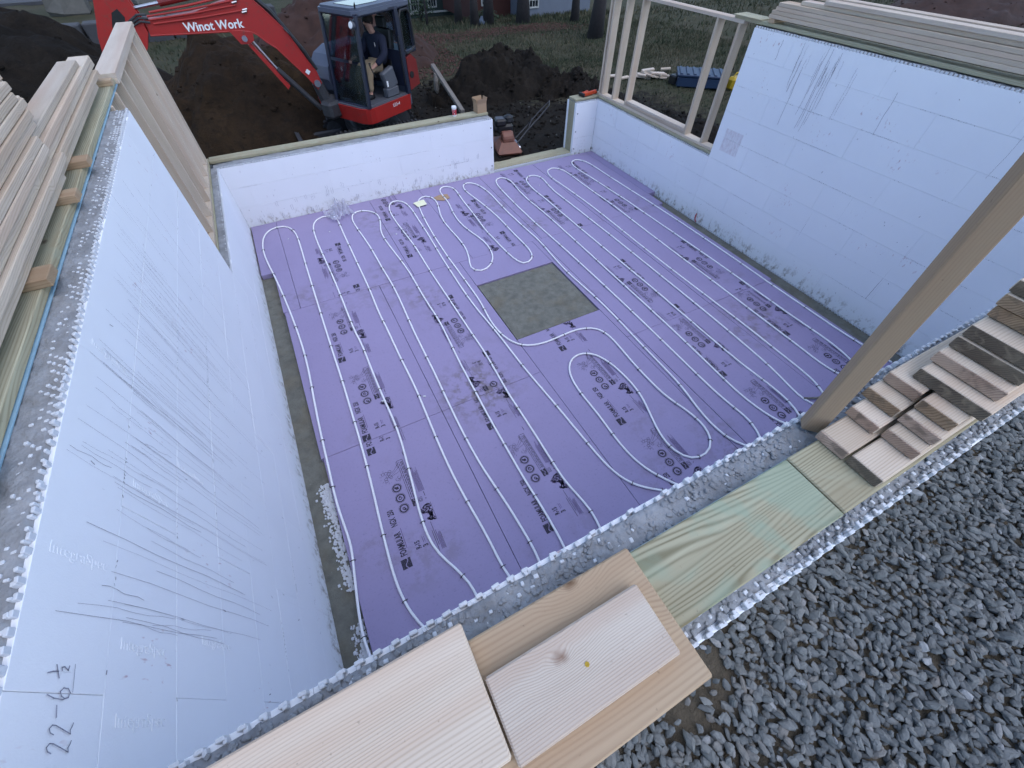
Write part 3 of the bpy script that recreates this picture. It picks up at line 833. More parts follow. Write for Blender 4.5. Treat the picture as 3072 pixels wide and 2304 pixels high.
stub = thing('foundation_wall', ((XD1+W)/2, D+TH/2, SLAB), 'short white foam block stub wall right of the doorway under the orange tool', 'wall', 'foam block foundation walls')
foam_face(stub, 'y', D, -1, XD1, W, SLAB, H1, .72)
bx('outer_foam', XD1, W+TH, D+TH-FT, D+TH, SLAB, H1-.020, MAT['eps'], stub, b=.003)
core(stub, XD1+.040, W+FT, D+FT, D+TH-FT, H1)
crust('concrete_top', stub, 'y', D+.006, D+TH-.01, XD1+.004, W, H1-.002, 51)
b = B(); knob_strip(b, 'y', D, -1, XD1, W, H1-.002, 2, seed=53); rim(b, 'y', D, -1, XD1, W, H1+.002, 54)
tag(b.obj('foam_knobs', MAT['eps_edge'], stub), kind='stuff')
bx('sill_plate', XD1+.003, W+.030, D+.055, D+.285, H1+.004, H1+.004+PL, MAT['treated'], stub, b=.004)
bx('door_buck', XD1+.001, XD1+.038, D+FT+.002, D+TH-FT-.002, SLAB, H1-.008, MAT['treated'], stub, b=.003, axis='z')
for z in (.10, .42, .74):
    V_, F_ = lathe([(.011, 0), (.011, .004), (.006, .006)], 10); obj('screw_washer', V_, F_, MAT['dark_steel'], stub, T(XD1+.045, D-.0015, z) @ Matrix.Rotation(math.pi/2, 4, 'X'))

sill = bx('door_sill', XD0+.004, XD1-.004, D+.030, D+.315, -.012, .040, MAT['treated'], None, b=.005)
tag(sill, 'muddy treated timber sill lying across the far doorway', 'sill')
bx('foam_strip', XD0+.004, XD1-.004, D+.004, D+.028, SLAB, .018, MAT['eps_edge'], sill, b=.002)
b = B()
for i in range(42): b.box(XD0+.02+i*.043, XD0+.04+i*.043, D+.003, D+.027, .016, .028, .002)
tag(b.obj('foam_knobs', MAT['eps_edge'], sill), kind='stuff')

def ribbon(b, pts, w, M):
    for (x0, y0), (x1, y1) in zip(pts[:-1], pts[1:]):
        dx, dy = x1-x0, y1-y0; L = math.hypot(dx, dy) or 1; px, py = -dy/L*w/2, dx/L*w/2
        ex, ey = dx/L*w*.4, dy/L*w*.4
        b.add([(x0+px-ex, y0+py-ey, 0), (x0-px-ex, y0-py-ey, 0), (x1-px+ex, y1-py+ey, 0), (x1+px+ex, y1+py+ey, 0)], [(0, 1, 2, 3)], M)
# ---- broken dark dashes where the block courses interlock
def seam_ticks(parent, axis, face, sgn, u0, u1, ztop, seed, dens=.0):
    r = random.Random(seed); b = B(); k = 1; z = -.012+COURSE
    M_ = Matrix(((0, 0, 1, face+sgn*.0022), (1, 0, 0, 0), (0, 1, 0, 0), (0, 0, 0, 1))) if axis == 'x' else Matrix(((1, 0, 0, 0), (0, 0, 1, face+sgn*.0022), (0, 1, 0, 0), (0, 0, 0, 1)))
    while z < ztop-.05:
        u = u0
        while u < u1:
            if fbm(u*1.5, z*3.1, seed) > dens+r.uniform(-.05, .32):
                ribbon(b, [(u, z+r.uniform(-.004, .004)), (u+r.uniform(.003, .011), z+r.uniform(-.004, .004))], r.uniform(.0014, .0038), M_)
            u += r.uniform(.010, .024)
        z += COURSE
    for i in range(int(60*(u1-u0)/5)):
        u, zz = r.uniform(u0, u1), r.uniform(.05, ztop-.05); L_ = r.uniform(.004, .02)
        ribbon(b, [(u, zz), (u+r.uniform(-.01, .01), zz-L_)], r.uniform(.0015, .005), M_)
    tag(b.obj('grime_marks', MAT['mark'], parent), kind='stuff')

# ---- pencil and embossed writing on the left wall
seam_ticks(right, 'x', W, -1, .1, YSR-.05, H2, 3, .02); seam_ticks(right, 'x', W, -1, YSR, D-.05, H1, 4, .05)
seam_ticks(far, 'y', D, -1, .1, XD0-.1, H1, 5, .05); seam_ticks(stub, 'y', D, -1, XD1+.03, W-.03, H1, 6, .05); seam_ticks(left, 'x', 0., 1, .3, YSL-.1, H2, 7, .18)
MLW = Matrix(((0, 0, 1, .0032), (1, 0, 0, 0), (0, 1, 0, 0), (0, 0, 0, 1)))     # (u,v) -> (y,z) on x = 0
b = B()
two = [(0, .048), (.004, .058), (.012, .062), (.019, .055), (.018, .045), (.010, .025), (.002, .006), (.0, .001), (.008, .003), (.016, -.002), (.022, -.004)]
for off in (.183, .220): ribbon(b, [(off+u*1.05, 2.262+v) for u, v in two], .0026, MLW)
ribbon(b, [(.256, 2.309), (.281, 2.313)], .0026, MLW)
ribbon(b, [(.304, 2.344), (.297, 2.325), (.294, 2.300), (.299, 2.283), (.310, 2.279), (.319, 2.286), (.320, 2.300), (.312, 2.309), (.302, 2.304), (.297, 2.294)], .0026, MLW)
ribbon(b, [(.352, 2.352), (.356, 2.338), (.357, 2.322)], .003, MLW); ribbon(b, [(.342, 2.318), (.372, 2.330)], .003, MLW)
ribbon(b, [(.360, 2.312), (.367, 2.314), (.369, 2.306), (.361, 2.294), (.372, 2.292)], .003, MLW)
ribbon(b, [(.378, 2.275), (.312, 2.272)], .0015, MLW)
b.obj('pencil_writing', MAT['pencil'], left)
Vt, Ft = text2d('IntegraSpec', .05, .9, .0008)
for (y, z) in [(.68, 2.41), (.455, 2.12), (.25, 2.12), (1.05, 2.12), (1.6, 2.40), (.52, 1.70), (1.30, 1.85)]:
    M_ = Matrix(((0, 0, 1, .0012), (0, 1, 0, y-.02), (-1, 0, 0, z), (0, 0, 0, 1)))
    obj('embossed_name', Vt, Ft, MAT['eps'], left, M_)
# long pencil and drip lines with their own shape
def scratches(parent, axis, face, sgn, lst, mat):
    b = B()
    for (u, z0, z1, w, lean) in lst:
        pts = [(u+lean*(k/6)+.004*math.sin(k*1.7+u*9), z0+(z1-z0)*k/6) for k in range(7)]
        if axis == 'x': M_ = Matrix(((0, 0, 1, face+sgn*.0030), (1, 0, 0, 0), (0, 1, 0, 0), (0, 0, 0, 1)))
        else: M_ = Matrix(((1, 0, 0, 0), (0, 0, 1, face+sgn*.0030), (0, 1, 0, 0), (0, 0, 0, 1)))
        for a_, b_ in zip(pts[:-1], pts[1:]):
            ribbon(b, [a_, b_], w, M_)
    tag(b.obj('drip_marks', mat, parent), kind='stuff')
r = random.Random(31)
L_ = []
for i in range(105):
    y = r.choice((r.uniform(.5, 1.1), r.uniform(1.0, 1.7), r.uniform(1.5, 2.7), r.uniform(.4, 3.9)))
    z1 = H2-r.uniform(.05, .5); L_.append((y, z1, z1-r.uniform(.12, 1.25), r.uniform(.0007, .0016), r.uniform(-.02, .03)))
scratches(left, 'x', 0., 1, L_, MAT['drip'])
L_ = []
for i in range(26):
    y = r.choice((r.gauss(3.35, .14), r.gauss(3.1, .2), r.uniform(.8, 4.1)))
    z1 = H2-r.uniform(.0, .25); L_.append((y, z1, z1-r.uniform(.1, .8), r.uniform(.0012, .0036), r.uniform(-.01, .02)))
scratches(right, 'x', W, -1, L_, MAT['drip'])
# ---------------------------------------------------------------- heating pipes
PIPES = [
 "210,522 201,609 199,714 208,842 224,981 242,1118 259,1245 270,1363 269,1477 260,1605 251,1759 249,1942 254,2155 260,2399 266,2658 275,2910 286,3144 298,3373 308,3607 312,3858 307,4162 289,4541 262,4945 232,5312 201,5627 169,5902 142,6159 129,6409 140,6639 176,6828 233,6960 312,7039 404,7072 498,7053 576,6980 627,6863 653,6703 660,6470 655,6138 646,5747 640,5374 636,5038 632,4704 627,4346 624,3987 622,3674 622,3419 620,3192 616,2969 611,2740 607,2512 600,2286 590,2057 577,1825 562,1601 548,1387 537,1183 531,1009 534,872 548,752 571,647 599,565 628,503",
 "1069,526 1065,580 1053,642 1030,714 998,795 959,879 924,965 900,1056 888,1162 889,1288 898,1427 913,1567 929,1704 943,1846 958,2000 972,2161 979,2319 980,2481 975,2656 969,2843 966,3044 965,3259 966,3473 966,3663 960,3821 951,3968 946,4136 946,4334 946,4544 946,4759 945,5001 941,5291 932,5613 924,5932 918,6234 919,6510 933,6741 970,6908 1037,7015 1133,7069 1238,7059 1315,6982 1346,6852 1347,6673 1342,6439 1340,6179 1340,5934 1339,5686 1338,5401 1338,5080 1335,4755 1326,4464 1319,4223 1320,4020 1323,3821 1322,3602 1322,3358 1326,3104 1329,2867 1327,2650 1319,2440 1311,2229 1303,2006 1299,1769 1302,1540 1312,1340 1325,1162 1338,996 1345,848 1348,725 1353,627 1364,546",
 "1643,524 1649,597 1650,698 1644,841 1633,1020 1616,1208 1599,1384 1584,1553 1576,1740 1574,1961 1577,2211 1584,2464 1593,2703 1600,2932 1604,3162 1608,3396 1613,3637 1623,3887 1636,4153 1647,4434 1650,4710 1643,4967 1635,5223 1631,5505 1623,5809 1605,6108 1584,6374 1571,6593 1577,6769 1613,6898 1683,6968 1789,6965 1900,6892 1976,6772 1996,6626 1973,6468 1934,6313 1901,6152 1890,5962 1900,5736 1919,5493 1937,5260 1951,5042 1959,4810 1958,4554 1955,4292 1959,4055 1966,3852 1966,3652 1956,3423 1939,3164 1924,2910 1916,2694 1910,2508 1903,2304 1896,2057 1891,1788 1889,1543 1888,1347 1890,1187 1895,1043 1898,913 1899,804 1898,718 1897,649 1894,589 1890,534",
 "2257,517 2269,597 2273,681 2266,769 2253,855 2238,940 2225,1037 2220,1163 2222,1317 2224,1491 2226,1683 2226,1880 2225,2058 2226,2224 2234,2420 2246,2653 2255,2880 2255,3073 2251,3260 2250,3474 2248,3711 2247,3948 2245,4179 2243,4415 2241,4672 2244,4951 2249,5237 2249,5512 2239,5772 2224,6039 2211,6325 2211,6598 2234,6813 2285,6955 2355,7027 2434,7031 2507,6964 2557,6835 2576,6656 2574,6437 2566,6199 2560,5960 2552,5714 2539,5434 2524,5134 2513,4847 2506,4579 2499,4317 2495,4067 2498,3840 2505,3633 2519,3433 2533,3225 2544,3006 2551,2790 2558,2590 2569,2399 2583,2206 2598,2018 2613,1833 2625,1646 2637,1462 2649,1289 2662,1128 2681,980 2717,844 2778,727 2869,628 2982,538",
 "3142,527 3074,632 3017,740 2975,856 2950,981 2940,1115 2940,1258 2945,1403 2949,1546 2947,1694 2946,1849 2957,2001 2988,2140 3047,2254 3133,2332 3238,2360 3342,2334 3425,2259 3480,2149 3513,2015 3530,1865 3535,1713 3525,1575 3499,1447 3460,1317 3417,1180 3382,1047 3368,926 3378,820 3413,734 3470,675 3544,646 3627,646 3712,676 3784,739 3832,833 3849,946 3839,1070 3810,1196 3777,1323 3755,1462 3746,1635 3746,1838 3754,2040 3766,2226 3771,2394 3753,2535 3695,2640 3591,2706 3461,2736 3322,2739 3169,2729 3004,2726 2847,2752 2718,2821 2630,2940 2580,3102 2562,3281 2568,3461 2587,3640 2603,3820 2608,4008 2609,4221 2609,4456 2608,4690 2606,4928 2609,5197 2618,5486 2632,5763 2650,6035 2676,6314 2710,6574 2752,6774 2810,6898 2883,6957 2961,6955 3025,6889 3057,6757 3042,6576 2993,6371 2948,6166 2928,5956 2929,5735 2940,5507 2946,5275 2931,5051 2889,4857 2839,4702 2814,4581 2838,4495 2908,4450 3012,4463 3124,4545 3214,4686 3263,4866 3273,5062 3250,5253 3207,5453 3169,5684 3158,5927 3174,6143 3201,6327 3229,6501 3243,6671 3243,6830 3249,6966 3274,7070 3319,7134 3379,7156 3444,7134 3497,7071 3525,6972 3527,6847 3513,6685 3497,6472 3486,6231 3476,5997 3461,5770 3445,5552 3438,5361 3442,5201 3447,5047 3453,4853 3467,4622 3497,4428 3553,4327 3632,4313 3714,4365 3776,4471 3804,4637 3806,4854 3801,5088 3803,5313 3807,5529 3802,5745 3788,5966 3768,6172 3745,6353 3722,6517 3701,6670 3689,6808 3694,6928 3723,7020 3770,7076 3831,7090 3895,7061 3954,6988 3998,6869 4027,6716 4041,6536 4041,6334 4036,6125 4032,5915 4033,5687 4039,5429 4048,5166 4058,4937 4063,4750 4055,4551 4036,4291 4021,3993 4022,3712 4036,3460 4050,3215 4057,2960 4054,2692 4044,2419 4035,2156 4028,1912 4022,1688 4014,1496 3996,1335 3971,1185 3950,1040 3942,913 3945,805 3960,707 3996,616 4047,533",
 "4260,530 4295,604 4319,695 4324,803 4314,920 4303,1042 4296,1199 4297,1469 4306,1899 4314,2429 4316,2977 4313,3520 4307,4041 4301,4471 4294,4766 4287,4995 4279,5234 4277,5476 4278,5686 4278,5867 4280,6054 4285,6266 4292,6487 4306,6685 4330,6833 4368,6929 4419,6983 4480,6996 4541,6966 4587,6897 4608,6798 4605,6671 4587,6507 4566,6304 4556,6085 4561,5872 4572,5660 4581,5420 4584,5084 4582,4617 4577,4070 4570,3514 4566,2969 4561,2429 4549,1916 4531,1497 4519,1215 4518,1026 4530,876 4549,752 4573,658 4599,587 4631,529",
 "4852,523 4890,619 4912,715 4920,827 4918,964 4908,1116 4894,1286 4884,1538 4880,1934 4881,2435 4881,2964 4876,3499 4868,4032 4862,4509 4858,4875 4855,5155 4851,5412 4851,5670 4849,5911 4840,6127 4838,6331 4855,6520 4890,6662 4939,6752 4999,6802 5066,6815 5130,6791 5180,6732 5204,6643 5202,6535 5185,6413 5165,6266 5149,6082 5146,5871 5153,5630 5160,5337 5166,5003 5171,4703 5176,4520 5180,4367 5183,4044 5183,3541 5182,2988 5181,2450 5176,1957 5168,1569 5158,1318 5147,1160 5132,1035 5115,923 5099,823 5089,736 5092,661 5110,594 5135,529",
 "5310,522 5356,612 5394,704 5419,808 5431,939 5435,1095 5437,1270 5439,1432 5440,1543 5441,1677 5440,1974 5435,2437 5429,2973 5428,3533 5431,4093 5437,4605 5441,5031 5439,5387 5429,5709 5416,6003 5402,6255 5390,6460 5396,6636 5433,6783 5503,6880 5597,6909 5689,6859 5752,6732 5778,6547 5781,6314 5780,6036 5782,5736 5790,5450 5796,5186 5792,4926 5785,4654 5779,4356 5774,3987 5770,3518 5766,2998 5759,2514 5749,2107 5742,1772 5739,1510 5736,1300 5732,1111 5732,944 5745,810 5773,703 5810,608",
 "6052,652 6072,707 6090,777 6114,881 6137,1029 6145,1225 6140,1475 6138,1771 6143,2108 6149,2508 6151,2983 6145,3506 6134,4032 6127,4486 6126,4827 6123,5109 6111,5404 6097,5713 6084,6016 6067,6292 6048,6531 6044,6726 6065,6868 6110,6960 6170,7009 6237,7019 6301,6986 6352,6908 6386,6799 6401,6673 6407,6510 6412,6281 6419,5988 6430,5657 6443,5315 6454,4959 6462,4545 6465,4041 6465,3491 6462,2976 6456,2572 6449,2285 6446,2030 6445,1751 6442,1471 6441,1220 6450,989 6471,763",
]

PIPE_LABELS = [
 'white heating pipe loop nearest the left wall', 'white heating pipe loop running under the clear plastic bag',
 'white heating pipe loop right of the clear plastic bag', 'white heating pipe loop left of the yellow paper',
 'longest white heating pipe, snaking round the square hole and the yellow paper',
 'white heating pipe loop just right of the square hole', 'white heating pipe loop, third from the right wall',
 'white heating pipe loop, second from the right wall', 'white heating pipe loop nearest the right wall']
STAPLE = None
def staple_mesh():
    b = B(); pts = []
    for k in range(9):
        a = math.pi*k/8; pts.append((0, -.0155*math.cos(a), .0155*math.sin(a)+.006))
    pts = [(0, -.0155, -.010)] + pts + [(0, .0155, -.010)]
    b.tube(pts, .0036, 5)
    b.tube([(0, .0145, .006), (0, .028, .010)], .0030, 4); b.tube([(0, -.0145, .006), (0, -.026, .008)], .0028, 4)
    return mesh('staple', b.V, b.F, MAT['black'])
STAPLE = staple_mesh()
for data, lab in zip(PIPES, PIPE_LABELS):
    P = [tuple(int(c)/1000 for c in q.split(',')) for q in data.split()]
    # carry both ends on below the near wall
    d0 = Vector((P[0][0]-P[1][0], P[0][1]-P[1][1])).normalized()*.22; d1 = Vector((P[-1][0]-P[-2][0], P[-1][1]-P[-2][1])).normalized()*.22
    P = [(P[0][0]+d0.x, max(.12, P[0][1]+d0.y))] + P + [(P[-1][0]+d1.x, max(.12, P[-1][1]+d1.y))]
    C = catmull([(x, y, .010+.002*math.sin(x*3+y*2)) for x, y in P], .05)
    base = C[0]
    Vt, Ft = tube([c-base for c in C], .0110, 8)
    o = obj('heating_pipe', Vt, Ft, MAT['pipe'], None, T(*base), smooth=True)
    tag(o, lab, 'pipe', 'white floor heating pipes')
    s = 0.; nxt = .35
    for i in range(1, len(C)-1):
        s += (C[i]-C[i-1]).length
        if s > nxt:
            t = (C[i+1]-C[i-1]); a = math.atan2(t.y, t.x)
            curv = (C[min(i+3, len(C)-1)]-C[i]).normalized().dot((C[i]-C[max(i-3, 0)]).normalized())
            nxt = s+(rnd.uniform(.20, .34) if curv < .97 else rnd.uniform(.50, .74))
            inst('staple', STAPLE, o, T(C[i].x, C[i].y, .001) @ Matrix.Rotation(a, 4, 'Z'))

# ---------------------------------------------------------------- litter on the floor
def crumple(name, mat, cx, cy, z, w, h, n, amp, seed, label, cat, rot=0.):
    V_ = []
    for j in range(n+1):
        for i in range(n+1):
            u, v = i/n-.5, j/n-.5
            rad = 1-.35*abs(fbm(u*3, v*3, seed+5))
            zz = abs(fbm(u*4+seed, v*4, seed, 4))*amp*(1-1.2*max(abs(u), abs(v)))
            V_.append((u*w*rad, v*h*rad, .004+max(0, zz)))
    F_ = [(j*(n+1)+i, j*(n+1)+i+1, (j+1)*(n+1)+i+1, (j+1)*(n+1)+i) for j in range(n) for i in range(n)]
    return tag(obj(name, V_, F_, mat, None, T(cx, cy, z) @ Matrix.Rotation(rot, 4, 'Z'), smooth=(amp < .05)), label, cat)

crumple('plastic_bag', MAT['film'], 1.42, 7.02, .012, .44, .44, 26, .42, 4, 'crumpled clear plastic bag lying at the foot of the far wall', 'plastic bag', .3)
V_ = [(-.10, -.09, .022), (.075, -.115, .024), (.115, .05, .032), (.045, .075, .026), (-.085, .085, .022)]
o = obj('paper_sheet', V_, [(0, 1, 2), (0, 2, 3), (0, 3, 4)], MAT['paper'], None, T(2.77, 6.74, 0) @ Matrix.Rotation(.25, 4, 'Z')); tag(o, 'torn pale yellow paper sheet inside a pipe loop', 'paper')
sm = o.modifiers.new('thickness', 'SOLIDIFY'); sm.thickness = .0012
V_, F_ = prism([(-.13, -.05), (-.02, -.13), (.12, -.09), (.13, .07), (-.02, .10), (-.14, .06)], .003, .007, 'xy')
tag(obj('cardboard_scrap', V_, F_, MAT['card'], None, T(3.21, 6.80, 0)), 'flat brown cardboard scrap inside a pipe loop', 'cardboard')
b = B(); b.tube([(0, 0, .02), (.09, -.05, .024), (.17, -.09, .03)], [.011, .013, .018], 7)
tag(b.obj('stick', MAT['old_wood'], None, T(5.09, .66, .0), True), 'short muddy stick beside a pipe near the wall', 'stick')
b = B(); b.tube([(0, 0, .0), (-.004, .03, .03), (0, .05, .09), (-.003, .04, .13)], .009, 6)
tag(b.obj('tape_scrap', MAT['cup_red'], None, T(W-.03, 4.10, -.05), True), 'red tape scrap at the foot of the right wall', 'tape')
r = random.Random(5); k = 0
for (x, y) in [(.95, 2.77), (1.38, 2.62), (2.60, 2.13), (2.10, 5.98), (.52, 6.63), (5.02, 6.40), (4.52, 1.02), (3.45, 5.15), (1.15, 6.55), (4.3, 4.78)]:
    V_, F_ = cbox(r.uniform(.015, .03), r.uniform(.01, .02), .008, .002)
    tag(obj('foam_chip', V_, F_, MAT['eps_edge'], None, T(x, y, .005) @ Matrix.Rotation(r.uniform(0, 3), 4, 'Z')), 'tiny white foam chip on the purple boards', 'foam chip', 'white foam chips on the floor')

# white slurry patches along the left strip
b = B(); r = random.Random(2)
for i in range(900):
    y = r.choice((r.uniform(1.05, 1.75), r.uniform(.2, .8), r.uniform(1.75, 2.1))); x = .205-abs(r.gauss(0, .045))
    if x < .05: continue
    s_ = r.uniform(.004, .011); b.box(x-s_, x+s_, y-s_*1.2, y+s_*1.2, SLAB-.002, SLAB+r.uniform(.004, .014), .003)
tag(b.obj('foam_crumbs', MAT['eps_edge']), 'white foam crumbs on the concrete strip by the left wall', 'foam crumbs', kind='stuff')

# ---------------------------------------------------------------- lumber framing and stacks
# stud wall standing on the low end of the left wall
ZL = H1+.004+PL
sw = thing('stud_wall', (-.17, 6., ZL), 'framed stud wall of six deep studs on the low left wall', 'stud wall', 'framed stud walls')
bx('bottom_plate', -.245, -.105, YSL+.02, D+.20, ZL+.001, ZL+.001+PL, MAT['lumber'], sw, axis='y')
bx('top_plate', -.247, -.103, 5.175, D+.21, 2.5075-PL+.0, 2.5075, MAT['lumber'], sw, axis='y')
bx('top_plate', -.262, -.095, 5.18, D+.235, 2.5085, 2.5085+PL, MAT['lumber_pale'], sw, axis='y')
for y in (4.50, 4.86, 5.26, 5.67, 6.08, 6.49, 6.90, 7.31, 7.475):
    bx('stud', -.245, -.105, y, y+.038, ZL+.002+PL, (2.469 if y > 5.1 else H2+.004), MAT['lumber'], sw, axis='z')

# window framing on the low end of the right wall
wf = thing('stud_wall', (W+.15, 6., ZL), 'open window framing of pale studs on the low right wall', 'stud wall', 'framed stud walls')
X0, X1 = W+.055, W+.195
bx('bottom_plate', X0, X1, YSR+.03, D+.17, ZL+.001, ZL+.001+PL, MAT['lumber'], wf, axis='y')
for y in (7.375, 7.29, 6.95, 6.56, 4.985, 4.60):
    bx('stud', X0, X1, y, y+.038, ZL+.002+PL, 2.448, MAT['lumber'], wf, axis='z')
bx('window_sill', X0, X1, 5.025, 6.555, ZL+.0025+PL, ZL+.002+2*PL, MAT['lumber_pale'], wf, axis='y')
bx('window_sill', X0+.012, X1+.008, 5.03, 6.55, ZL+.003+2*PL, ZL+.002+3*PL, MAT['lumber_pale'], wf, axis='y')
bx('top_plate', X0, X1, 4.56, D+.17, 2.449, 2.449+PL, MAT['lumber_pale'], wf, axis='y')
bx('header_cap', W+.035, W+.27, 4.30, 4.745, H2+.0095+PL, H2+.0095+PL+.012, MAT['treated'], wf, axis='y')

# upright brace on the near wall
b0 = Vector((2.165, -.050, ZP-.036)); b1 = Vector((2.18, .045, 4.05))
dv = (b1-b0); Lb = dv.length; z_ = dv.normalized(); xx = Vector((.76, .65, 0)); xx = (xx-z_*xx.dot(z_)).normalized(); yy = z_.cross(xx)
M_ = Matrix(((z_.x, yy.x, xx.x, 0), (z_.y, yy.y, xx.y, 0), (z_.z, yy.z, xx.z, 0), (0, 0, 0, 1)))
V_, F_ = cbox(Lb, .056, .044, .004)
tag(obj('brace_stud', V_, F_, MAT['brace'], None, T(*((b0+b1)/2)) @ M_), 'upright timber brace leaning beside the lumber pile on the near wall', 'timber')

def lumber(name, x0, x1, y0, y1, z0, z1, mat, label, cat, group, axis, tw=0., ends=None):
    tl = Matrix.Rotation(tw, 4, 'Z')
    o = bx(name, x0, x1, y0, y1, z0, z1, mat, None, b=.0042, axis=axis, tilt=tl)
    return tag(o, label, cat, group)

# planks lying on the near wall in front of the camera
o = lumber('plank', -.30, 1.377, -.382, -.092, ZP+.001, ZP+.001+PL, MAT['lumber_tan'], 'widest plank, lying under two others on the near wall', 'plank', 'planks on the near wall', 'x')
o = lumber('plank', .958, 1.332, -.318, -.170, ZP+.002+PL, ZP+.002+2*PL, MAT['lumber_pale'], 'short rough-sawn pale plank with a screw, on the widest plank', 'plank', 'planks on the near wall', 'x')
V_, F_ = lathe([(.0, 0), (.0048, 0), (.0048, .0012), (.0026, .0012), (.0022, .0004)], 14)
obj('screw_head', V_, F_, MAT['yellow'], o, T(1.150, -.245, ZP+.0022+2*PL))
o = lumber('plank', -.32, .953, -.300, -.060, ZP+.002+PL, ZP+.006+2*PL, MAT['lumber'], 'long smooth spruce plank crossing the bottom edge on the widest plank', 'plank', 'planks on the near wall', 'x')

# end-on lumber stack further along the near wall
def enddark(o, x, y0, y1, z0, z1, p):
    pass
stack = []
z = ZP+.001
rows = [  # list of (y0,y1,x_end)
 [(-.178, -.087, 2.105), (-.276, -.183, 2.108)],
 [(-.166, -.077, 2.222), (-.272, -.179, 2.240)],
 [(-.160, -.060, 2.285), (-.270, -.170, 2.288)],
 [(-.158, -.062, 2.345), (-.264, -.168, 2.325)],
 [(-.285, -.101, 2.381)],
 [(-.268, -.092, 2.432)],
 [(-.266, -.090, 2.476)],
 [(-.262, -.090, 2.486)],
 [(-.255, -.085, 2.560)],
 [(-.255, -.080, 2.552)],
 [(-.245, -.075, 2.562)]]
WORD = ['lowest', 'second', 'third', 'fourth', 'fifth', 'sixth', 'seventh', 'eighth', 'ninth', 'tenth', 'topmost']
for k, row in enumerate(rows):
    for j, (y0, y1, xe) in enumerate(row):
        side = (' on the room side' if j == 0 else ' on the gravel side') if len(row) > 1 else ', a wide one'
        o = lumber('stacked_board', xe, 6.6+rnd.uniform(0, .2), y0, y1, z, z+PL-.0016, MAT['lumber'], 'muddy-ended board, %s layer of the end-on pile%s' % (WORD[k], side), 'board', 'boards in the end-on pile', 'x', rnd.uniform(-.001, .001))
        # sawn end, greyed by mud
        V_, F_ = cbox(.004, (y1-y0)-.003, PL-.005, .001)
        obj('sawn_end', V_, F_, rnd.choice((MAT['endgrain_dark'], MAT['endgrain_brown'], MAT['endgrain_pink'])), o, T(xe-.0005, (y0+y1)/2, z+PL/2) @ Matrix.Rotation(rnd.uniform(-.02, .02), 4, 'X'))
    z += PL

# left stack of boards on blocks
for i, (y, w) in enumerate(((4.95, .09), (3.20, .10), (2.72, .10), (1.93, .12), (.9, .14))):
    tag(bx('spacer_block', -.30, -.080-.02*(i == 0), y-w/2, y+w/2, ZP+.001, ZP+.001+PL, MAT['lumber_tan'], None, axis='x'),
        'small timber spacer block under the left pile, %s from the far end' % ('first', 'second', 'third', 'fourth', 'fifth')[i], 'block', 'spacer blocks under the left pile')
z = ZP+.0025+PL
rs = random.Random(4)
n_far, n_near = 5, 11
for k in range(n_near):
    xo = -.138-.004*k+rs.uniform(-.011, .011)
    wd = .14
    ycut = 3.02+.02*k+rs.uniform(-.12, .10) if k < 5 else 3.16+rs.uniform(-.10, .10)
    nm = WORD[k] if k < 10 else 'topmost'
    lumber('stacked_board', xo-wd, xo, .2+rs.uniform(-.3, .2), ycut-.004, z, z+PL-.0016, MAT['lumber'], 'pale board, %s layer of the near half of the left pile' % nm, 'board', 'boards in the left pile', 'y', rs.uniform(-.003, .003))
    if k < n_far:
        yf = 4.88+rs.uniform(-.22, .25) if k < 4 else 4.66
        lumber('stacked_board', xo-wd-.012, xo-.012+(-.02 if k == 4 else 0), ycut+.004, yf, z, z+PL-.0016, MAT['lumber'] if k < 4 else MAT['lumber_pale'], 'pale board, %s layer of the far half of the left pile' % ('lowest', 'second', 'third', 'fourth', 'topmost')[k], 'board', 'boards in the left pile', 'y', rs.uniform(-.004, .004))
    z += PL
# second tier outside the first
z = ZP+.0025+PL
for k in range(9):
    xo = -.300-.004*k+rs.uniform(-.006, .006)
    yf = 3.66+rs.uniform(-.1, .06)-.0*k
    lumber('stacked_board', xo-.14, xo, .2, yf, z, z+PL-.0016, MAT['lumber'], 'pale board, %s layer of the outer row of the left pile' % (WORD[k] if k < 8 else 'topmost'), 'board', 'boards in the left pile', 'y', rs.uniform(-.003, .003))
    z += PL

# long boards lying on the right wall
bz = ZP+.001
tag(bx('spacer_block', W+.045, W+.26, 4.12, 4.20, bz, bz+PL, MAT['lumber_tan'], None, axis='x'), 'timber spacer block under the long boards on the right wall', 'block')
tag(bx('spacer_block', W+.075, W+.26, 1.0, 1.08, bz, bz+PL, MAT['lumber_tan'], None, axis='x'), 'timber spacer block under the long boards, hidden towards the near end', 'block')
z = bz+PL+.0015
for k in range(6):
    xi = W+.060+.004*rs.uniform(-1, 1)+(.045 if k == 4 else 0)+(.02 if k == 5 else 0)
    tag(bx('long_board', xi, xi+(.184 if k < 4 else .14), -.2+rs.uniform(-.1, .1), (4.21-.015*k+rs.uniform(-.02, .02)) if k < 4 else 3.9-.3*(k-4), z, z+PL-.0016, MAT['lumber'] if k < 4 else MAT['lumber_pale'], None, b=.003, axis='y'),
        'long pale board on the right wall, %s of six layers' % ('bottom', 'second', 'third', 'fourth', 'fifth', 'top')[k], 'board', 'long boards on the right wall')
    z += PL
tag(bx('long_board', W+.30, W+.42, .3, 4.6, z-PL, z, MAT['lumber_pale'], None, b=.003, axis='y', ), 'pale board lying outermost along the right wall', 'board', 'long boards on the right wall')

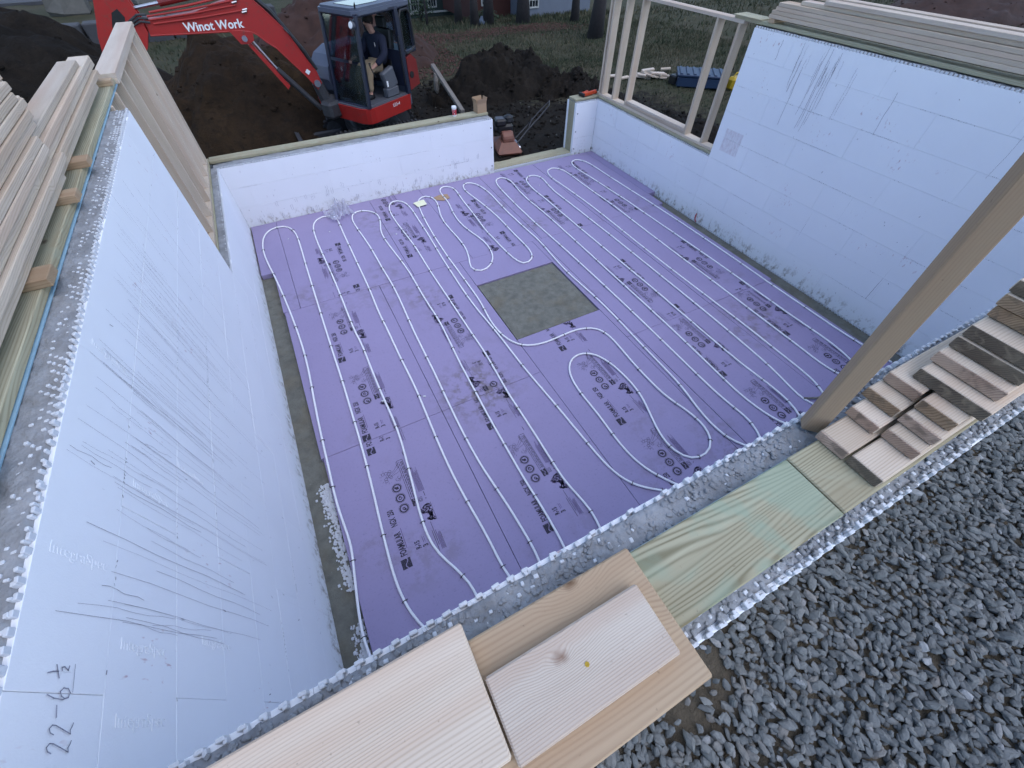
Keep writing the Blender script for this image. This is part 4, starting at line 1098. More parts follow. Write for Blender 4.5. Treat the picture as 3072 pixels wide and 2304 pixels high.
# ---------------------------------------------------------------- gravel behind the near wall
bed = bx('gravel_bed', -2., 9., -6., -TH-.001, GRADE-.25, GRADE+.022, MAT['gravel_bed'], b=.001); tag(bed, kind='structure')
gr = random.Random(12)
def stone_shape(r):
    n = 7; V_ = []
    lv = [(-.5, .55), (-.15, 1.), (.25, .95), (.5, .5)]
    ph = [r.uniform(.72, 1.15) for _ in range(n)]
    for zl, rad in lv:
        for k in range(n):
            a = 2*math.pi*k/n+r.uniform(-.18, .18); q = rad*ph[k]*r.uniform(.88, 1.08)
            V_.append((q*math.cos(a)*.5, q*math.sin(a)*.5, zl*r.uniform(.85, 1.1)))
    F_ = [tuple(range(n))[::-1], tuple(3*n+k for k in range(n))]
    for i in range(3):
        for k in range(n):
            F_.append((i*n+k, i*n+(k+1) % n, (i+1)*n+(k+1) % n, (i+1)*n+k))
    return np.array(V_), F_
SH = [stone_shape(gr) for _ in range(14)]
AV = []; AF = []; AT = []; nv = 0
def put(x, y, z, s, tone):
    global nv
    Vs, Fs = SH[gr.randrange(14)]
    sc = np.array([s*gr.uniform(1.0, 1.7), s*gr.uniform(.7, 1.05), s*gr.uniform(.35, .7)])
    Rm = np.array((Matrix.Rotation(gr.uniform(0, 6.28), 3, 'Z') @ Matrix.Rotation(gr.gauss(0, .45), 3, 'X') @ Matrix.Rotation(gr.gauss(0, .45), 3, 'Y')))
    AV.append((Vs*sc) @ Rm.T + np.array([x, y, z])); AF.extend([tuple(i+nv for i in f) for f in Fs]); AT.extend([tone]*len(Vs)); nv += len(Vs)
def scatter(x0, x1, y0, y1, step, z, s0, s1):
    y = y0
    while y < y1:
        x = x0
        while x < x1:
            bare = math.hypot((x-1.46)/.16, (y+.43)/.10)+.5*fbm(x*9, y*9, 1.) < 1
            if not bare or gr.random() < .22:
                put(x+gr.uniform(-.5, .5)*step, y+gr.uniform(-.5, .5)*step, z+gr.uniform(-.006, .012), gr.uniform(s0, s1), min(1., max(0., gr.gauss(.45, .26))))
            x += step
        y += step
scatter(.3, 4.2, -1.7, -.36, .021, GRADE+.024, .012, .030)
scatter(.3, 4.2, -1.7, -.36, .024, GRADE+.034, .014, .034)
def put_grit():
    pass
scatter(4.2, 8.5, -1.9, -.36, .055, GRADE+.03, .035, .06)
V_ = np.concatenate(AV)
me = bpy.data.meshes.new('gravel'); me.from_pydata(V_.tolist(), [], AF); me.materials.append(MAT['gravel'])
a_ = me.attributes.new('tone', 'FLOAT', 'POINT'); a_.data.foreach_set('value', AT); me.update()
tag(inst('gravel', me), 'blue-grey crushed stone filling the trench by the near wall', 'gravel', kind='stuff')
# ---------------------------------------------------------------- soil heaps
def mound(name, cx, cy, rx, ry, h, mat, seed, label, rough=.22, n=90, power=1.3, rot=0.):
    V_ = []
    for j in range(n+1):
        for i in range(n+1):
            u, v = (i/n-.5)*2, (j/n-.5)*2
            d = math.hypot(u, v)
            d2 = d*(1+.32*fbm(u*1.4+seed, v*1.4, seed, 3))
            base = h*max(0., 1-d2**power)
            f = base/h if h else 0
            zz = base + (rough*fbm(u*3.1+seed, v*3.1, seed+1, 5)+.38*rough*fbm(u*11, v*11, seed+2, 5))*min(1, f*3+.1)
            if d > .97: zz = -.5
            V_.append((u*rx*1.15, v*ry*1.15, zz))
    F_ = [(j*(n+1)+i, j*(n+1)+i+1, (j+1)*(n+1)+i+1, (j+1)*(n+1)+i) for j in range(n) for i in range(n)]
    M_ = T(cx, cy, ground_z(cx, cy)-.10) @ Matrix.Rotation(rot, 4, 'Z')
    o = obj(name, V_, F_, mat, None, M_, smooth=True)
    tag(o, label, 'soil heap', 'soil heaps')
    # clods and stones lying on it
    r = random.Random(seed); b_ = B()
    for k in range(520):
        i = r.randrange(len(V_)); p = V_[i]
        if p[2] < .03: continue
        s_ = r.uniform(.012, .07)**1.0*(.6 if r.random() < .7 else 1.5)
        Vs, Fs = SH[r.randrange(14)]
        Mx = T(p[0]+r.uniform(-.05, .05), p[1]+r.uniform(-.05, .05), p[2]+s_*.2) @ Matrix.Rotation(r.uniform(0, 6), 4, 'Z') @ Matrix.Diagonal((s_*1.5, s_*1.2, s_*.9, 1))
        b_.add(Vs.tolist(), Fs, M_ @ Mx)
    if b_.V: tag(b_.obj('clods', mat, o), kind='stuff')
    return o
mound('soil_heap', 6.95, 11.9, 1.9, 1.1, .95, MAT['dirt_dark'], 3, 'dark heap of topsoil with a clod on its peak, beyond the doorway', .30)
mound('soil_heap', 8.5, 10.9, 1.1, .8, .5, MAT['dirt_dark'], 9, 'low dark soil ridge behind the corner with the orange tool', .24, 44)
mound('soil_heap', .55, 12.4, 2.7, 2.0, 1.75, MAT['dirt_brown'], 5, 'brown soil mound under the excavator boom', .26)
mound('soil_heap', 3.4, 16.3, 3.2, 2.2, 1.75, MAT['mulch'], 8, 'red-brown soil bank directly behind the excavator', .3)
mound('soil_heap', -4.6, 15.5, 3.6, 2.8, 2.3, MAT['dirt_dark'], 14, 'dark soil bank in the left corner behind the lumber', .35)
mound('soil_heap', 8.6, 7.6, 1.6, 2.4, .34, MAT['dirt_dark'], 23, 'low dark soil spread outside the window framing', .2, 50)
mound('soil_heap', 31.5, 12.5, 5.5, 3.0, 1.2, MAT['mulch'], 27, 'red-brown bark bank far off in the right corner', .3, 40)

rr = random.Random(40)
def chunk(name, x, y, z, s, mat, label, cat, group=None, fl=.7):
    Vs, Fs = SH[rr.randrange(14)]
    o = obj(name, [(v[0]*s[0], v[1]*s[1], v[2]*s[2]) for v in Vs.tolist()], Fs, mat, None, T(x, y, z) @ Matrix.Rotation(rr.uniform(0, 6), 4, 'Z') @ Matrix.Rotation(rr.uniform(-.3, .3), 4, 'X'))
    return tag(o, label, cat, group)
chunk('stone_slab', 1.75, 9.55, .02, (.55, .42, .16), MAT['block'], 'broken grey concrete slab in the soil left of the tracks', 'slab')
chunk('broken_board', 3.75, 9.4, .28, (.75, .16, .06), MAT['old_wood'], 'broken grey board in the soil below the excavator tail', 'board')
chunk('boulder', -5.2, 30., .4, (2.2, 1.6, 1.8), MAT['rock'], 'pale boulder beside the excavator arm at the top left', 'boulder')
chunk('boulder', -2.6, 31.5, .3, (2.6, 1.6, 1.6), MAT['rock'], 'sandy boulder above the excavator boom', 'boulder')
for i in range(9):
    x = -8.6+i*1.25; y = 21.5+.18*i+rr.uniform(-.05, .05)
    tag(bx('concrete_block', x, x+1.19, y, y+.62, -.1, .62+rr.uniform(-.03, .03), MAT['block'], None, b=.03, tilt=Matrix.Rotation(rr.uniform(-.06, .06), 4, 'Z')), 'big grey concrete block, number %s from the left of the row behind the brown mound' % ('one', 'two', 'three', 'four', 'five', 'six', 'seven', 'eight', 'nine')[i], 'concrete block', 'grey concrete blocks')
road = bx('road', -30, 3.5, 33, 40, -.3, .12, MAT['block'], b=.01); tag(road, kind='structure')

# ---------------------------------------------------------------- excavator
EX, EY, EZ = 3.0, 10.5, -.25
MH = T(EX, EY, EZ) @ Matrix.Rotation(math.radians(210.2), 4, 'Z')
ex = thing('excavator', (EX, EY, EZ), 'orange-red mini excavator with dark cab and raised boom beyond the far wall', 'excavator')
# tracks
for s, yy_ in ((0, 9.86), (1, 11.14)):
    b = B(); L2, R_ = .82, .245; pts = []
    for k in range(13): a = -math.pi/2+math.pi*k/12; pts.append((L2+R_*math.cos(a), R_+R_*math.sin(a)))
    for k in range(13): a = math.pi/2+math.pi*k/12; pts.append((-L2+R_*math.cos(a), R_+R_*math.sin(a)))
    b.prism([(p[0]*.985, p[1]*.96+.01) for p in pts], -.15, .15, 'xz')
    per = []
    n_ = len(pts)
    segs = [(pts[i], pts[(i+1) % n_]) for i in range(n_)]
    tot = sum(math.hypot(q[0]-p[0], q[1]-p[1]) for p, q in segs); step = tot/52; acc = 0.
    for (p, q) in segs:
        L_ = math.hypot(q[0]-p[0], q[1]-p[1]); t = (step-acc) if acc else 0.
        while t < L_:
            u = t/L_; px, pz = p[0]+(q[0]-p[0])*u, p[1]+(q[1]-p[1])*u; a = math.atan2(q[1]-p[1], q[0]-p[0])
            Vb, Fb = cbox(.055, .35, .034, .006); b.add(Vb, Fb, T(px, 0, pz) @ Matrix.Rotation(-a, 4, 'Y'))
            t += step
        acc = (L_-(t-step)) % step if L_ >= (t-step) else acc+L_
    b.obj('track', MAT['rubber'], ex, T(EX, yy_, EZ))
    b = B()
    for xw in (-.82, .82): b.lathe([(.02, -.16), (.17, -.16), (.19, -.13), (.19, .13), (.17, .16), (.02, .16)], 16, T(xw, 0, .245) @ Matrix.Rotation(math.pi/2, 4, 'X'))
    b.obj('track_wheel', MAT['dark_steel'], ex, T(EX, yy_, EZ))
b = B(); b.box(-.55, .55, -.60, .60, .22, .50, .04); b.lathe([(.42, .50), (.42, .70)], 20)
b.obj('undercarriage', MAT['dark_steel'], ex, T(EX, EY, EZ))
# slewing platform and red skirt
b = B(); b.prism([(.72, -.72), (.78, -.2), (.76, .60), (.70, .74), (.58, .78), (-.55, .78), (-.55, -.74)], .93, .985, 'xy')
b.obj('deck', MAT['grey_plastic'], ex, MH)
b = B()
sk = [(.40, -.74), (.72, -.73), (.80, -.20), (.80, .58), (.76, .72), (.70, .78), (.58, .81), (-.50, .81)]
for (p, q) in zip(sk[:-1], sk[1:]):
    V_ = [(p[0]*.965, p[1]*.965, .70), (q[0]*.965, q[1]*.965, .70), (q[0], q[1], .97), (p[0], p[1], .97), (p[0]*.93, p[1]*.93, .71), (q[0]*.93, q[1]*.93, .71), (q[0]*.95, q[1]*.95, .97), (p[0]*.95, p[1]*.95, .97)]
    b.add(V_, [(0, 1, 2, 3), (5, 4, 7, 6), (3, 2, 6, 7), (1, 0, 4, 5), (0, 3, 7, 4), (2, 1, 5, 6)])
b.obj('skirt', MAT['red_paint'], ex, MH)
for (x, z, w, h, m_) in ((.30, .83, .055, .09, 'white_paint'), (.02, .80, .20, .05, 'white_paint')):
    bx('warning_label', x-w/2, x+w/2, .8005, .8035, z-h/2, z+h/2, MAT[m_], ex, b=.0005).matrix_basis = MH @ T(x, .800-.014*(.97-z)/.27*2, z) @ Matrix.Rotation(-.10, 4, 'X')
Vt, Ft = text2d('U35-4', .09, .9)
inst('model_text', mesh('model_text', Vt, Ft, MAT['white_paint']), ex, MH @ Matrix(((-1, 0, 0, .06), (0, 0, 1, .806), (0, 1, 0, .862), (0, 0, 0, 1))))
# counterweight and engine hood
b = B(); arc = [(-.96*math.cos(a)*1.0, .93*math.sin(a)) for a in [math.radians(t) for t in range(-62, 63, 8)]]
b.prism(arc, .76, 1.12, 'xy'); b.obj('counterweight', MAT['pale_panel'], ex, MH)
b = B(); arc2 = [(-.90*math.cos(a), .86*math.sin(a)) for a in [math.radians(t) for t in range(-66, 67, 8)]]
b.prism(arc2, 1.12, 1.72, 'xy'); b.obj('engine_hood', MAT['navy'], ex, MH)
b = B(); b.prism([(-.88, 1.08), (-.57, 1.02), (-.57, 1.58), (-.72, 1.62), (-.86, 1.50)], .70, .785, 'xz'); pn = b.obj('side_panel', MAT['dark_red'], ex, MH)
V_, F_ = lathe([(.06, 0), (.06, .012), (.03, .012)], 14); obj('vent', V_, F_, MAT['black'], pn, MH @ T(-.66, .785, 1.28) @ Matrix.Rotation(-math.pi/2, 4, 'X'))
# right-hand hood, pale rounded panel seen through the glass
b = B(); prof = [(-.55, .97), (.40, .97), (.62, 1.12), (.68, 1.32), (.62, 1.52), (.46, 1.68), (.20, 1.77), (-.55, 1.78)]
b.prism(prof, -.78, -.25, 'xz'); b.obj('right_hood', MAT['pale_panel'], ex, MH)
# cab
def bar(p, q, w=.055, d=.055):
    b_ = B(); v = Vector(q)-Vector(p); L_ = v.length
    V_, F_ = cbox(w, d, L_, .012)
    return V_, F_, T(*((Vector(p)+Vector(q))/2)) @ v.to_track_quat('Z', 'Y').to_matrix().to_4x4()
cab = B()
FLb, FLt, FRb, FRt = (.68, .765, .97), (.50, .74, 2.36), (.68, -.17, .97), (.50, -.17, 2.36)
RLb, RLt, RRb, RRt = (-.50, .765, .97), (-.50, .745, 2.36), (-.50, -.17, .97), (-.50, -.17, 2.36)
BLb, BLt, BRb, BRt = (-.93, .72, 1.66), (-.90, .70, 2.36), (-.93, -.15, 1.66), (-.90, -.15, 2.36)
for p, q, w in ((FLb, FLt, .075), (FRb, FRt, .07), (RLb, RLt, .10), (RRb, RRt, .06), (BLb, BLt, .06), (BRb, BRt, .06), (FLt, FRt, .07), (RLb, (-.50, .765, .97), .05), (BLb, (-.50, .765, 1.66), .07), (BLb, BRb, .06), (FLt, RLt, .07), (RLt, BLt, .07), (BLt, BRt, .06), (FRt, RRt, .06), (RRt, BRt, .06), (FLb, FRb, .07), (FRb, RRb, .06), ((-.50, .76, 1.66), (-.50, -.16, 1.66), .05)):
    if (Vector(p)-Vector(q)).length < .05: continue
    Vq, Fq, Mq = bar(p, q, w, w*.85); cab.add(Vq, Fq, Mq)
cab.obj('cab_frame', MAT['navy'], ex, MH)
b = B()
rp = [(-.96, -.16), (-.96, .68), (-.88, .77), (.44, .79), (.55, .70), (.56, -.14), (.46, -.22), (-.88, -.22)]
b.prism(rp, 2.36, 2.42, 'xy'); b.prism([(x*.94+.0, y*.92+.02) for x, y in rp], 2.42, 2.455, 'xy'); b.obj('cab_roof', MAT['pale_panel'], ex, MH)
b = B(); b.prism([(-.30, .05), (-.30, .55), (.34, .55), (.34, .05)], 2.456, 2.462, 'xy'); b.obj('roof_hatch', MAT['dark_glass'], ex, MH)
b = B(); b.tube([(.45, .72, 2.44), (.46, .73, 2.50), (.45, .74, 2.53), (.44, .73, 2.50), (.44, .72, 2.45)], .008, 6); b.obj('lifting_eye', MAT['black'], ex, MH)
b = B(); b.lathe([(.02, -.05), (.055, -.045), (.062, .02), (.055, .03), (.0, .03)], 14, T(.585, .70, 2.24) @ Matrix.Rotation(math.radians(75), 4, 'Y'))
lamp = b.obj('work_light', MAT['grey_plastic'], ex, MH)
b = B(); b.lathe([(.0, .031), (.050, .031), (.048, .036), (.0, .037)], 14, T(.585, .70, 2.24) @ Matrix.Rotation(math.radians(75), 4, 'Y')); b.obj('lens', MAT['white_paint'], lamp, MH)
def pane(name, pts):
    V_ = [Vector(p) for p in pts]; n_ = (V_[1]-V_[0]).cross(V_[2]-V_[0]).normalized()*.004
    k_ = len(V_)
    VV = [tuple(v) for v in V_]+[tuple(v+n_) for v in V_]
    FF = [tuple(range(k_))[::-1], tuple(range(k_, 2*k_))]+[(i, (i+1) % k_, k_+(i+1) % k_, k_+i) for i in range(k_)]
    obj(name, VV, FF, MAT['glass'], ex, MH)
pane('window', [(.67, .73, 1.0), (.67, -.14, 1.0), (.585, -.14, 1.65), (.585, .71, 1.65)])
pane('window', [(.58, .71, 1.70), (.58, -.14, 1.70), (.51, -.14, 2.33), (.51, .71, 2.33)])
pane('window', [(-.53, .75, 1.70), (-.90, .70, 1.70), (-.88, .69, 2.33), (-.53, .73, 2.33)])
pane('window', [(-.92, .66, 1.72), (-.92, -.12, 1.72), (-.90, -.12, 2.33), (-.90, .66, 2.33)])
pane('window', [(.45, -.17, 1.70), (-.45, -.17, 1.70), (-.45, -.17, 2.33), (.45, -.17, 2.33)])
# rear side window frame, rounded
b = B(); fr = [(-.56, .775, 1.70), (-.56, .77, 2.22), (-.62, .765, 2.30), (-.82, .745, 2.30), (-.90, .735, 2.22), (-.93, .735, 1.72), (-.80, .75, 1.66), (-.62, .77, 1.64), (-.56, .775, 1.70)]
b.tube(fr, .026, 8); b.obj('window_frame', MAT['black'], ex, MH)
b = B(); b.tube([(-.42, .795, 1.15), (-.42, .80, 1.95)], .014, 6); b.tube([(.60, .79, 1.25), (.56, .80, 1.8)], .012, 6); b.obj('grab_rail', MAT['black'], ex, MH)
# interior
b = B(); b.box(-.48, .62, -.14, .74, .985, 1.0, .003); b.obj('floor_mat', MAT['grey_plastic'], ex, MH)
b = B(); b.box(-.52, -.02, .08, .52, 1.26, 1.40, .05); b.add(*cbox(.13, .44, .66, .05), T(-.50, .30, 1.70) @ Matrix.Rotation(-.15, 4, 'Y')); b.box(-.56, -.47, .18, .42, 2.02, 2.20, .04)
b.obj('seat', MAT['black'], ex, MH)
b = B(); b.add(*cbox(.34, .12, .34, .03), T(-.12, .64, 1.30) @ Matrix.Rotation(.25, 4, 'Y')); b.box(-.30, .05, .57, .71, 1.0, 1.16, .02); c_ = b.obj('console', MAT['grey_plastic'], ex, MH)
obj('console_label', *cbox(.045, .003, .10, .001), MAT['white_paint'], c_, MH @ T(.0, .703, 1.24))
b = B(); b.add(*cbox(.12, .10, .36, .025), T(.42, .02, 1.42) @ Matrix.Rotation(.35, 4, 'Y')); b.obj('monitor', MAT['pale_panel'], ex, MH)
b = B(); b.tube([(.20, .60, 1.38), (.26, .58, 1.56), (.25, .57, 1.62)], [.012, .012, .024], 7); b.tube([(.22, .0, 1.38), (.26, .02, 1.60), (.25, .02, 1.66)], [.012, .012, .024], 7)
for y in (.26, .34): b.tube([(.46, y, 1.0), (.44, y, 1.36)], .013, 6)
b.obj('lever', MAT['black'], ex, MH)
# boom assembly (stands in the plane y = 10.3 .. 10.5)
Y0, Y1 = 10.31, 10.52
BL = [(-.33, 1.99), (.20, 1.97), (.85, 1.95), (1.01, 1.95), (1.19, 1.92), (1.28, 1.87), (1.39, 1.76), (1.52, 1.66), (1.89, 1.18), (2.03, .96), (2.12, 1.05), (2.09, 1.24), (1.99, 1.42), (1.82, 1.78), (1.74, 1.93), (1.52, 2.20), (1.40, 2.33), (1.25, 2.40), (1.06, 2.36), (.39, 2.22), (-.06, 2.18), (-.30, 2.19)]
b = B(); b.prism(BL, Y0, Y1, 'xz'); boom = b.obj('boom', MAT['red_paint'], ex)
b = B(); b.tube([(p[0], Y0+.002, p[1]) for p in BL[:10]], .012, 6); b.tube([(p[0], Y0+.002, p[1]) for p in BL[10:17]], .010, 6); b.obj('boom_flange', MAT['red_paint'], boom)
b = B(); b.prism([(.85, 1.965), (.96, 1.77), (1.09, 1.76), (1.19, 1.80), (1.22, 1.92)], Y0-.012, Y0+.03, 'xz'); b.prism([(.85, 1.965), (.96, 1.77), (1.09, 1.76), (1.19, 1.80), (1.22, 1.92)], Y1-.03, Y1+.01, 'xz'); b.obj('cylinder_lug', MAT['red_paint'], boom)
Vt, Ft = text2d('Winot Work', .150, 1.02, 0., .0035)
sh = Matrix(((1, .0, 0, 0), (0, 1, 0, 0), (0, 0, 1, 0), (0, 0, 0, 1)))
wv = max(v[0] for v in Vt); sx_ = .92/wv
obj('lettering', [(.20+v[0]*sx_+v[1]*.10, Y0-.004, 1.998+v[1]*1.1-v[0]*.012) for v in Vt], Ft, MAT['white_paint'], boom)
b = B()
for dx in (-.004, .004):
    pass
for (p, q, rad) in (((-.20, 2.13), (1.22, 2.21), .013), ((-.22, 2.18), (1.12, 2.28), .013), ((-.24, 2.225), (1.05, 2.335), .014), ((-.18, 2.27), (1.0, 2.39), .016)):
    b = B(); b.tube([(p[0], Y0-.012, p[1]), ((p[0]+q[0])/2, Y0-.016, (p[1]+q[1])/2-.01), (q[0], Y0-.012, q[1])], rad, 7); b.obj('hydraulic_line', MAT['red_paint'], boom)
b = B()
for x, z in ((1.10, 2.31), (1.14, 2.35), (1.22, 2.21), (1.20, 2.18)):
    b = B(); b.tube([(x-.03, Y0-.02, z), (x+.05, Y0-.02, z+.012)], .016, 6); b.obj('pipe_fitting', MAT['steel'], boom)
for k in range(3):
    b = B(); b.tube([(-.24, Y0-.01, 2.15+.05*k), (-.36, Y0-.05, 2.18+.04*k), (-.52, Y0-.03, 2.12+.03*k), (-.62, Y0+.05, 2.16)], .015, 7); b.obj('hose', MAT['dark_steel'], boom)
b = B(); b.tube([(1.75, Y0-.01, 1.93), (1.80, Y0-.05, 1.87), (1.85, Y0-.02, 1.80)], .012, 6)
b.obj('hose', MAT['dark_steel'], boom)
b = B(); b.tube([(1.25, 10.42, 2.42), (1.45, 10.42, 2.33), (1.62, 10.42, 2.16), (1.80, 10.42, 1.86), (1.98, 10.42, 1.55), (2.10, 10.42, 1.25)], .045, 8); b.obj('hose_bundle', MAT['black'], boom)
b = B(); b.tube([(.95, 10.42, 2.47), (.0, 10.42, 2.36)], .050, 12); cy = b.obj('arm_cylinder', MAT['dark_red'], ex)
b = B(); b.tube([(.0, 10.42, 2.36), (-.36, 10.42, 2.32)], .024, 10); b.obj('rod', MAT['steel'], cy)
b = B(); b.tube([(1.40, 10.42, 1.34), (1.98, 10.42, .60)], .050, 12); cy = b.obj('boom_cylinder', MAT['dark_steel'], ex)
b = B(); b.tube([(1.14, 10.42, 1.82), (1.42, 10.42, 1.31)], .024, 10); b.obj('rod', MAT['steel'], cy)
b = B(); b.prism([(1.07, 1.74), (1.12, 1.77), (1.53, 1.07), (1.47, 1.02)], Y0+.02, Y1-.02, 'xz'); b.obj('cylinder_guard', MAT['red_paint'], cy)
b = B(); b.tube([(1.05, Y0-.03, 1.84), (1.05, Y1+.03, 1.84)], .045, 12); b.tube([(2.04, Y0-.03, 1.06), (2.04, Y1+.03, 1.06)], .06, 12); b.obj('pivot_pin', MAT['steel'], boom)
obj('decal', *cbox(.07, .003, .07, .001), MAT['white_paint'], boom, T(1.93, Y0-.002, 1.26) @ Matrix.Rotation(.8, 4, 'Y'))
AR = [(-.76, 2.62), (-.84, 2.42), (-.93, 2.24), (-1.04, 2.03), (-1.10, 1.86), (-1.24, 1.55), (-1.50, 1.05), (-1.72, .62), (-1.56, .56), (-1.20, 1.05), (-.72, 1.60), (-.46, 1.84), (-.34, 2.03), (-.34, 2.25), (-.38, 2.43), (-.45, 2.62)]
b = B(); b.prism(AR, Y0-.02, Y0+.02, 'xz'); b.prism(AR, Y1-.02, Y1+.02, 'xz'); b.prism([(p[0]*.985-.01, p[1]) for p in AR[:9]]+[(p[0]-.10, p[1]) for p in AR[9:]], Y0+.02, Y1-.02, 'xz')
arm = b.obj('arm', MAT['red_paint'], ex)
b = B(); b.prism([(-.78, 2.13), (-.68, 2.30), (-.58, 2.34), (-.54, 2.24), (-.62, 2.06), (-.74, 2.02)], Y0-.0235, Y0-.0215, 'xz'); b.obj('arm_opening', MAT['black'], arm)  # flat black plate paints the dark of the opening onto the arm
b = B(); b.prism([(-1.82, .68), (-1.52, .66), (-1.35, .40), (-1.30, .10), (-1.42, -.12), (-1.65, -.22), (-1.9, -.15), (-1.92, .2)], Y0-.12, Y1+.12, 'xz'); bk = b.obj('bucket', MAT['dark_steel'], ex)
b = B()
for k in range(4): b.prism([(-1.34, .10), (-1.26, .02), (-1.22, -.10), (-1.32, .0)], Y0-.10+k*.14, Y0-.05+k*.14, 'xz')
b.obj('tooth', MAT['steel'], bk)
b = B(); b.box(.70, 1.02, -.34, -.02, .72, 1.02, .05, 0, MH)
b.tube([(2.35, 10.48, .65), (2.12, 10.43, .75), (2.05, 10.42, 1.05)], [.14, .13, .11], 10); b.obj('boom_bracket', MAT['dark_steel'], ex)
b = B(); b.prism([(1.30, -.25), (1.36, -.25), (1.42, .0), (1.38, .16), (1.30, .18), (1.34, .0)], 9.70, 11.3, 'xz'); b.box(1.36, 2.3, 10.15, 10.25, -.05, .06, .02); b.box(1.36, 2.3, 10.75, 10.85, -.05, .06, .02); b.obj('dozer_blade', MAT['dark_steel'], ex)

# ---------------------------------------------------------------- the operator, seated in the cab
def skin(name, pts, edges, mat, parent, M, sub=2):
    me = bpy.data.meshes.new(name); me.from_pydata([p[:3] for p in pts], edges, [])
    me.materials.append(mat)
    o = bpy.data.objects.new(name, me); link(o, M, parent)
    md = o.modifiers.new('skin', 'SKIN')
    if not me.skin_vertices: 
        pass
    sv = me.skin_vertices[0].data if me.skin_vertices else None
    if sv is None:
        return o
    for v, p in zip(sv, pts): v.radius = (p[3], p[4] if len(p) > 4 else p[3])
    sv[0].use_root = True
    sb = o.modifiers.new('sub', 'SUBSURF'); sb.levels = sub; sb.render_levels = sub
    me.polygons.foreach_set('use_smooth', [True]*len(me.polygons))
    md.use_smooth_shade = True
    return o
person = thing('person', tuple(MH @ Vector((-.2, .3, 1.4))), 'person in a navy jacket and khaki trousers seated at the excavator controls', 'person')
HP = [(-.29, .30, 1.47, .09), (-.31, .30, 1.66, .08), (-.29, .30, 1.86, .09), (-.22, .295, 2.01, .06), (-.185, .285, 2.09, .075), (-.165, .28, 2.16, .092, .085), (-.17, .28, 2.235, .07),
 (-.27, .47, 1.90, .065), (-.17, .58, 1.68, .05), (.05, .50, 1.53, .036), (.12, .47, 1.50, .036),
 (-.25, .12, 1.90, .065), (-.05, .04, 1.68, .05), (.16, .04, 1.62, .036), (.23, .04, 1.62, .036),
 (.16, .40, 1.50, .085), (.24, .42, 1.24, .055), (.26, .44, 1.07, .042), (.36, .44, 1.04, .036),
 (.18, .20, 1.50, .085), (.32, .18, 1.24, .055), (.36, .18, 1.07, .042), (.46, .18, 1.04, .036)]
HE = [(0, 1), (1, 2), (2, 3), (3, 4), (4, 5), (5, 6), (2, 7), (7, 8), (8, 9), (9, 10), (2, 11), (11, 12), (12, 13), (13, 14), (0, 15), (15, 16), (16, 17), (17, 18), (0, 19), (19, 20), (20, 21), (21, 22)]
for root, (dx, dy, dz), side in ((10, (.8, -.3, -.5), 1), (14, (.6, 0, -.8), -1)):
    p = HP[root]
    for f, (ln, off) in enumerate(((.062, -.030), (.072, -.011), (.068, .009), (.055, .027))):
        a = len(HP); HP.append((p[0]+dx*.03, p[1]+dy*.03+off, p[2]+dz*.03+.006, .010)); HP.append((p[0]+dx*(.03+ln*.6), p[1]+dy*(.03+ln*.6)+off, p[2]+dz*.05, .0088)); HP.append((p[0]+dx*(.02+ln*.8), p[1]+dy*(.03+ln*.7)+off, p[2]+dz*.09, .0078))
        HE += [(root, a), (a, a+1), (a+1, a+2)]
    a = len(HP); HP.append((p[0]-.01, p[1]-.035*side, p[2]-.005, .011)); HP.append((p[0]+.028, p[1]-.052*side, p[2]-.018, .009)); HE += [(root, a), (a, a+1)]
skin('body', HP, HE, MAT['skin'], person, MH)
JP = [(-.275, .30, 1.43, .185, .17), (-.29, .30, 1.64, .185, .17), (-.275, .30, 1.86, .19, .165), (-.23, .297, 1.985, .085), (-.27, .49, 1.895, .10), (-.175, .595, 1.68, .075), (.03, .51, 1.54, .055), (-.25, .10, 1.895, .10), (-.06, .03, 1.68, .075), (.13, .04, 1.63, .055)]
jk = skin('jacket', JP, [(0, 1), (1, 2), (2, 3), (2, 4), (4, 5), (5, 6), (2, 7), (7, 8), (8, 9)], MAT['jacket'], person, MH)
obj('jacket_emblem', *prism([(0, 0), (.05, .01), (.045, .03), (.02, .03), (.03, .06), (.0, .07)], 0, .004, 'xz'), MAT['white_paint'], jk, MH @ T(-.10, .445, 1.80) @ Matrix.Rotation(math.radians(35), 4, 'Z') @ Matrix.Rotation(math.pi, 4, 'Z'))
TP = [(-.27, .30, 1.45, .16, .14), (.15, .40, 1.50, .105), (.235, .42, 1.25, .082), (.255, .44, 1.10, .078), (.17, .20, 1.50, .105), (.31, .18, 1.25, .082), (.35, .18, 1.10, .078)]
skin('trousers', TP, [(0, 1), (1, 2), (2, 3), (0, 4), (4, 5), (5, 6)], MAT['khaki'], person, MH)
for y, x in ((.44, .30), (.18, .40)):
    b = B(); b.add(*cbox(.26, .095, .09, .03), T(x+.03, y, 1.045)); b.obj('boot', MAT['black'], person, MH, True)
b = B(); n_ = 12
for k, (rz, zz) in enumerate(((.098, 2.14), (.106, 2.19), (.100, 2.24), (.075, 2.28), (.03, 2.295))): pass
b.lathe([(.096, -.05), (.106, .0), (.104, .05), (.085, .09), (.045, .115), (.0, .12)], 16, T(-.195, .28, 2.175) @ Matrix.Rotation(-.28, 4, 'Y'))
b.obj('hair', MAT['hair'], person, MH, True)
HM = MH @ T(-.165, .28, 2.16) @ Matrix.Rotation(.15, 4, 'Z')
b = B(); b.add([(.085, -.012, -.02), (.085, .012, -.02), (.112, 0, -.022), (.082, 0, .022)], [(0, 1, 2), (0, 2, 3), (2, 1, 3), (1, 0, 3)]); b.obj('nose', MAT['skin'], person, HM)
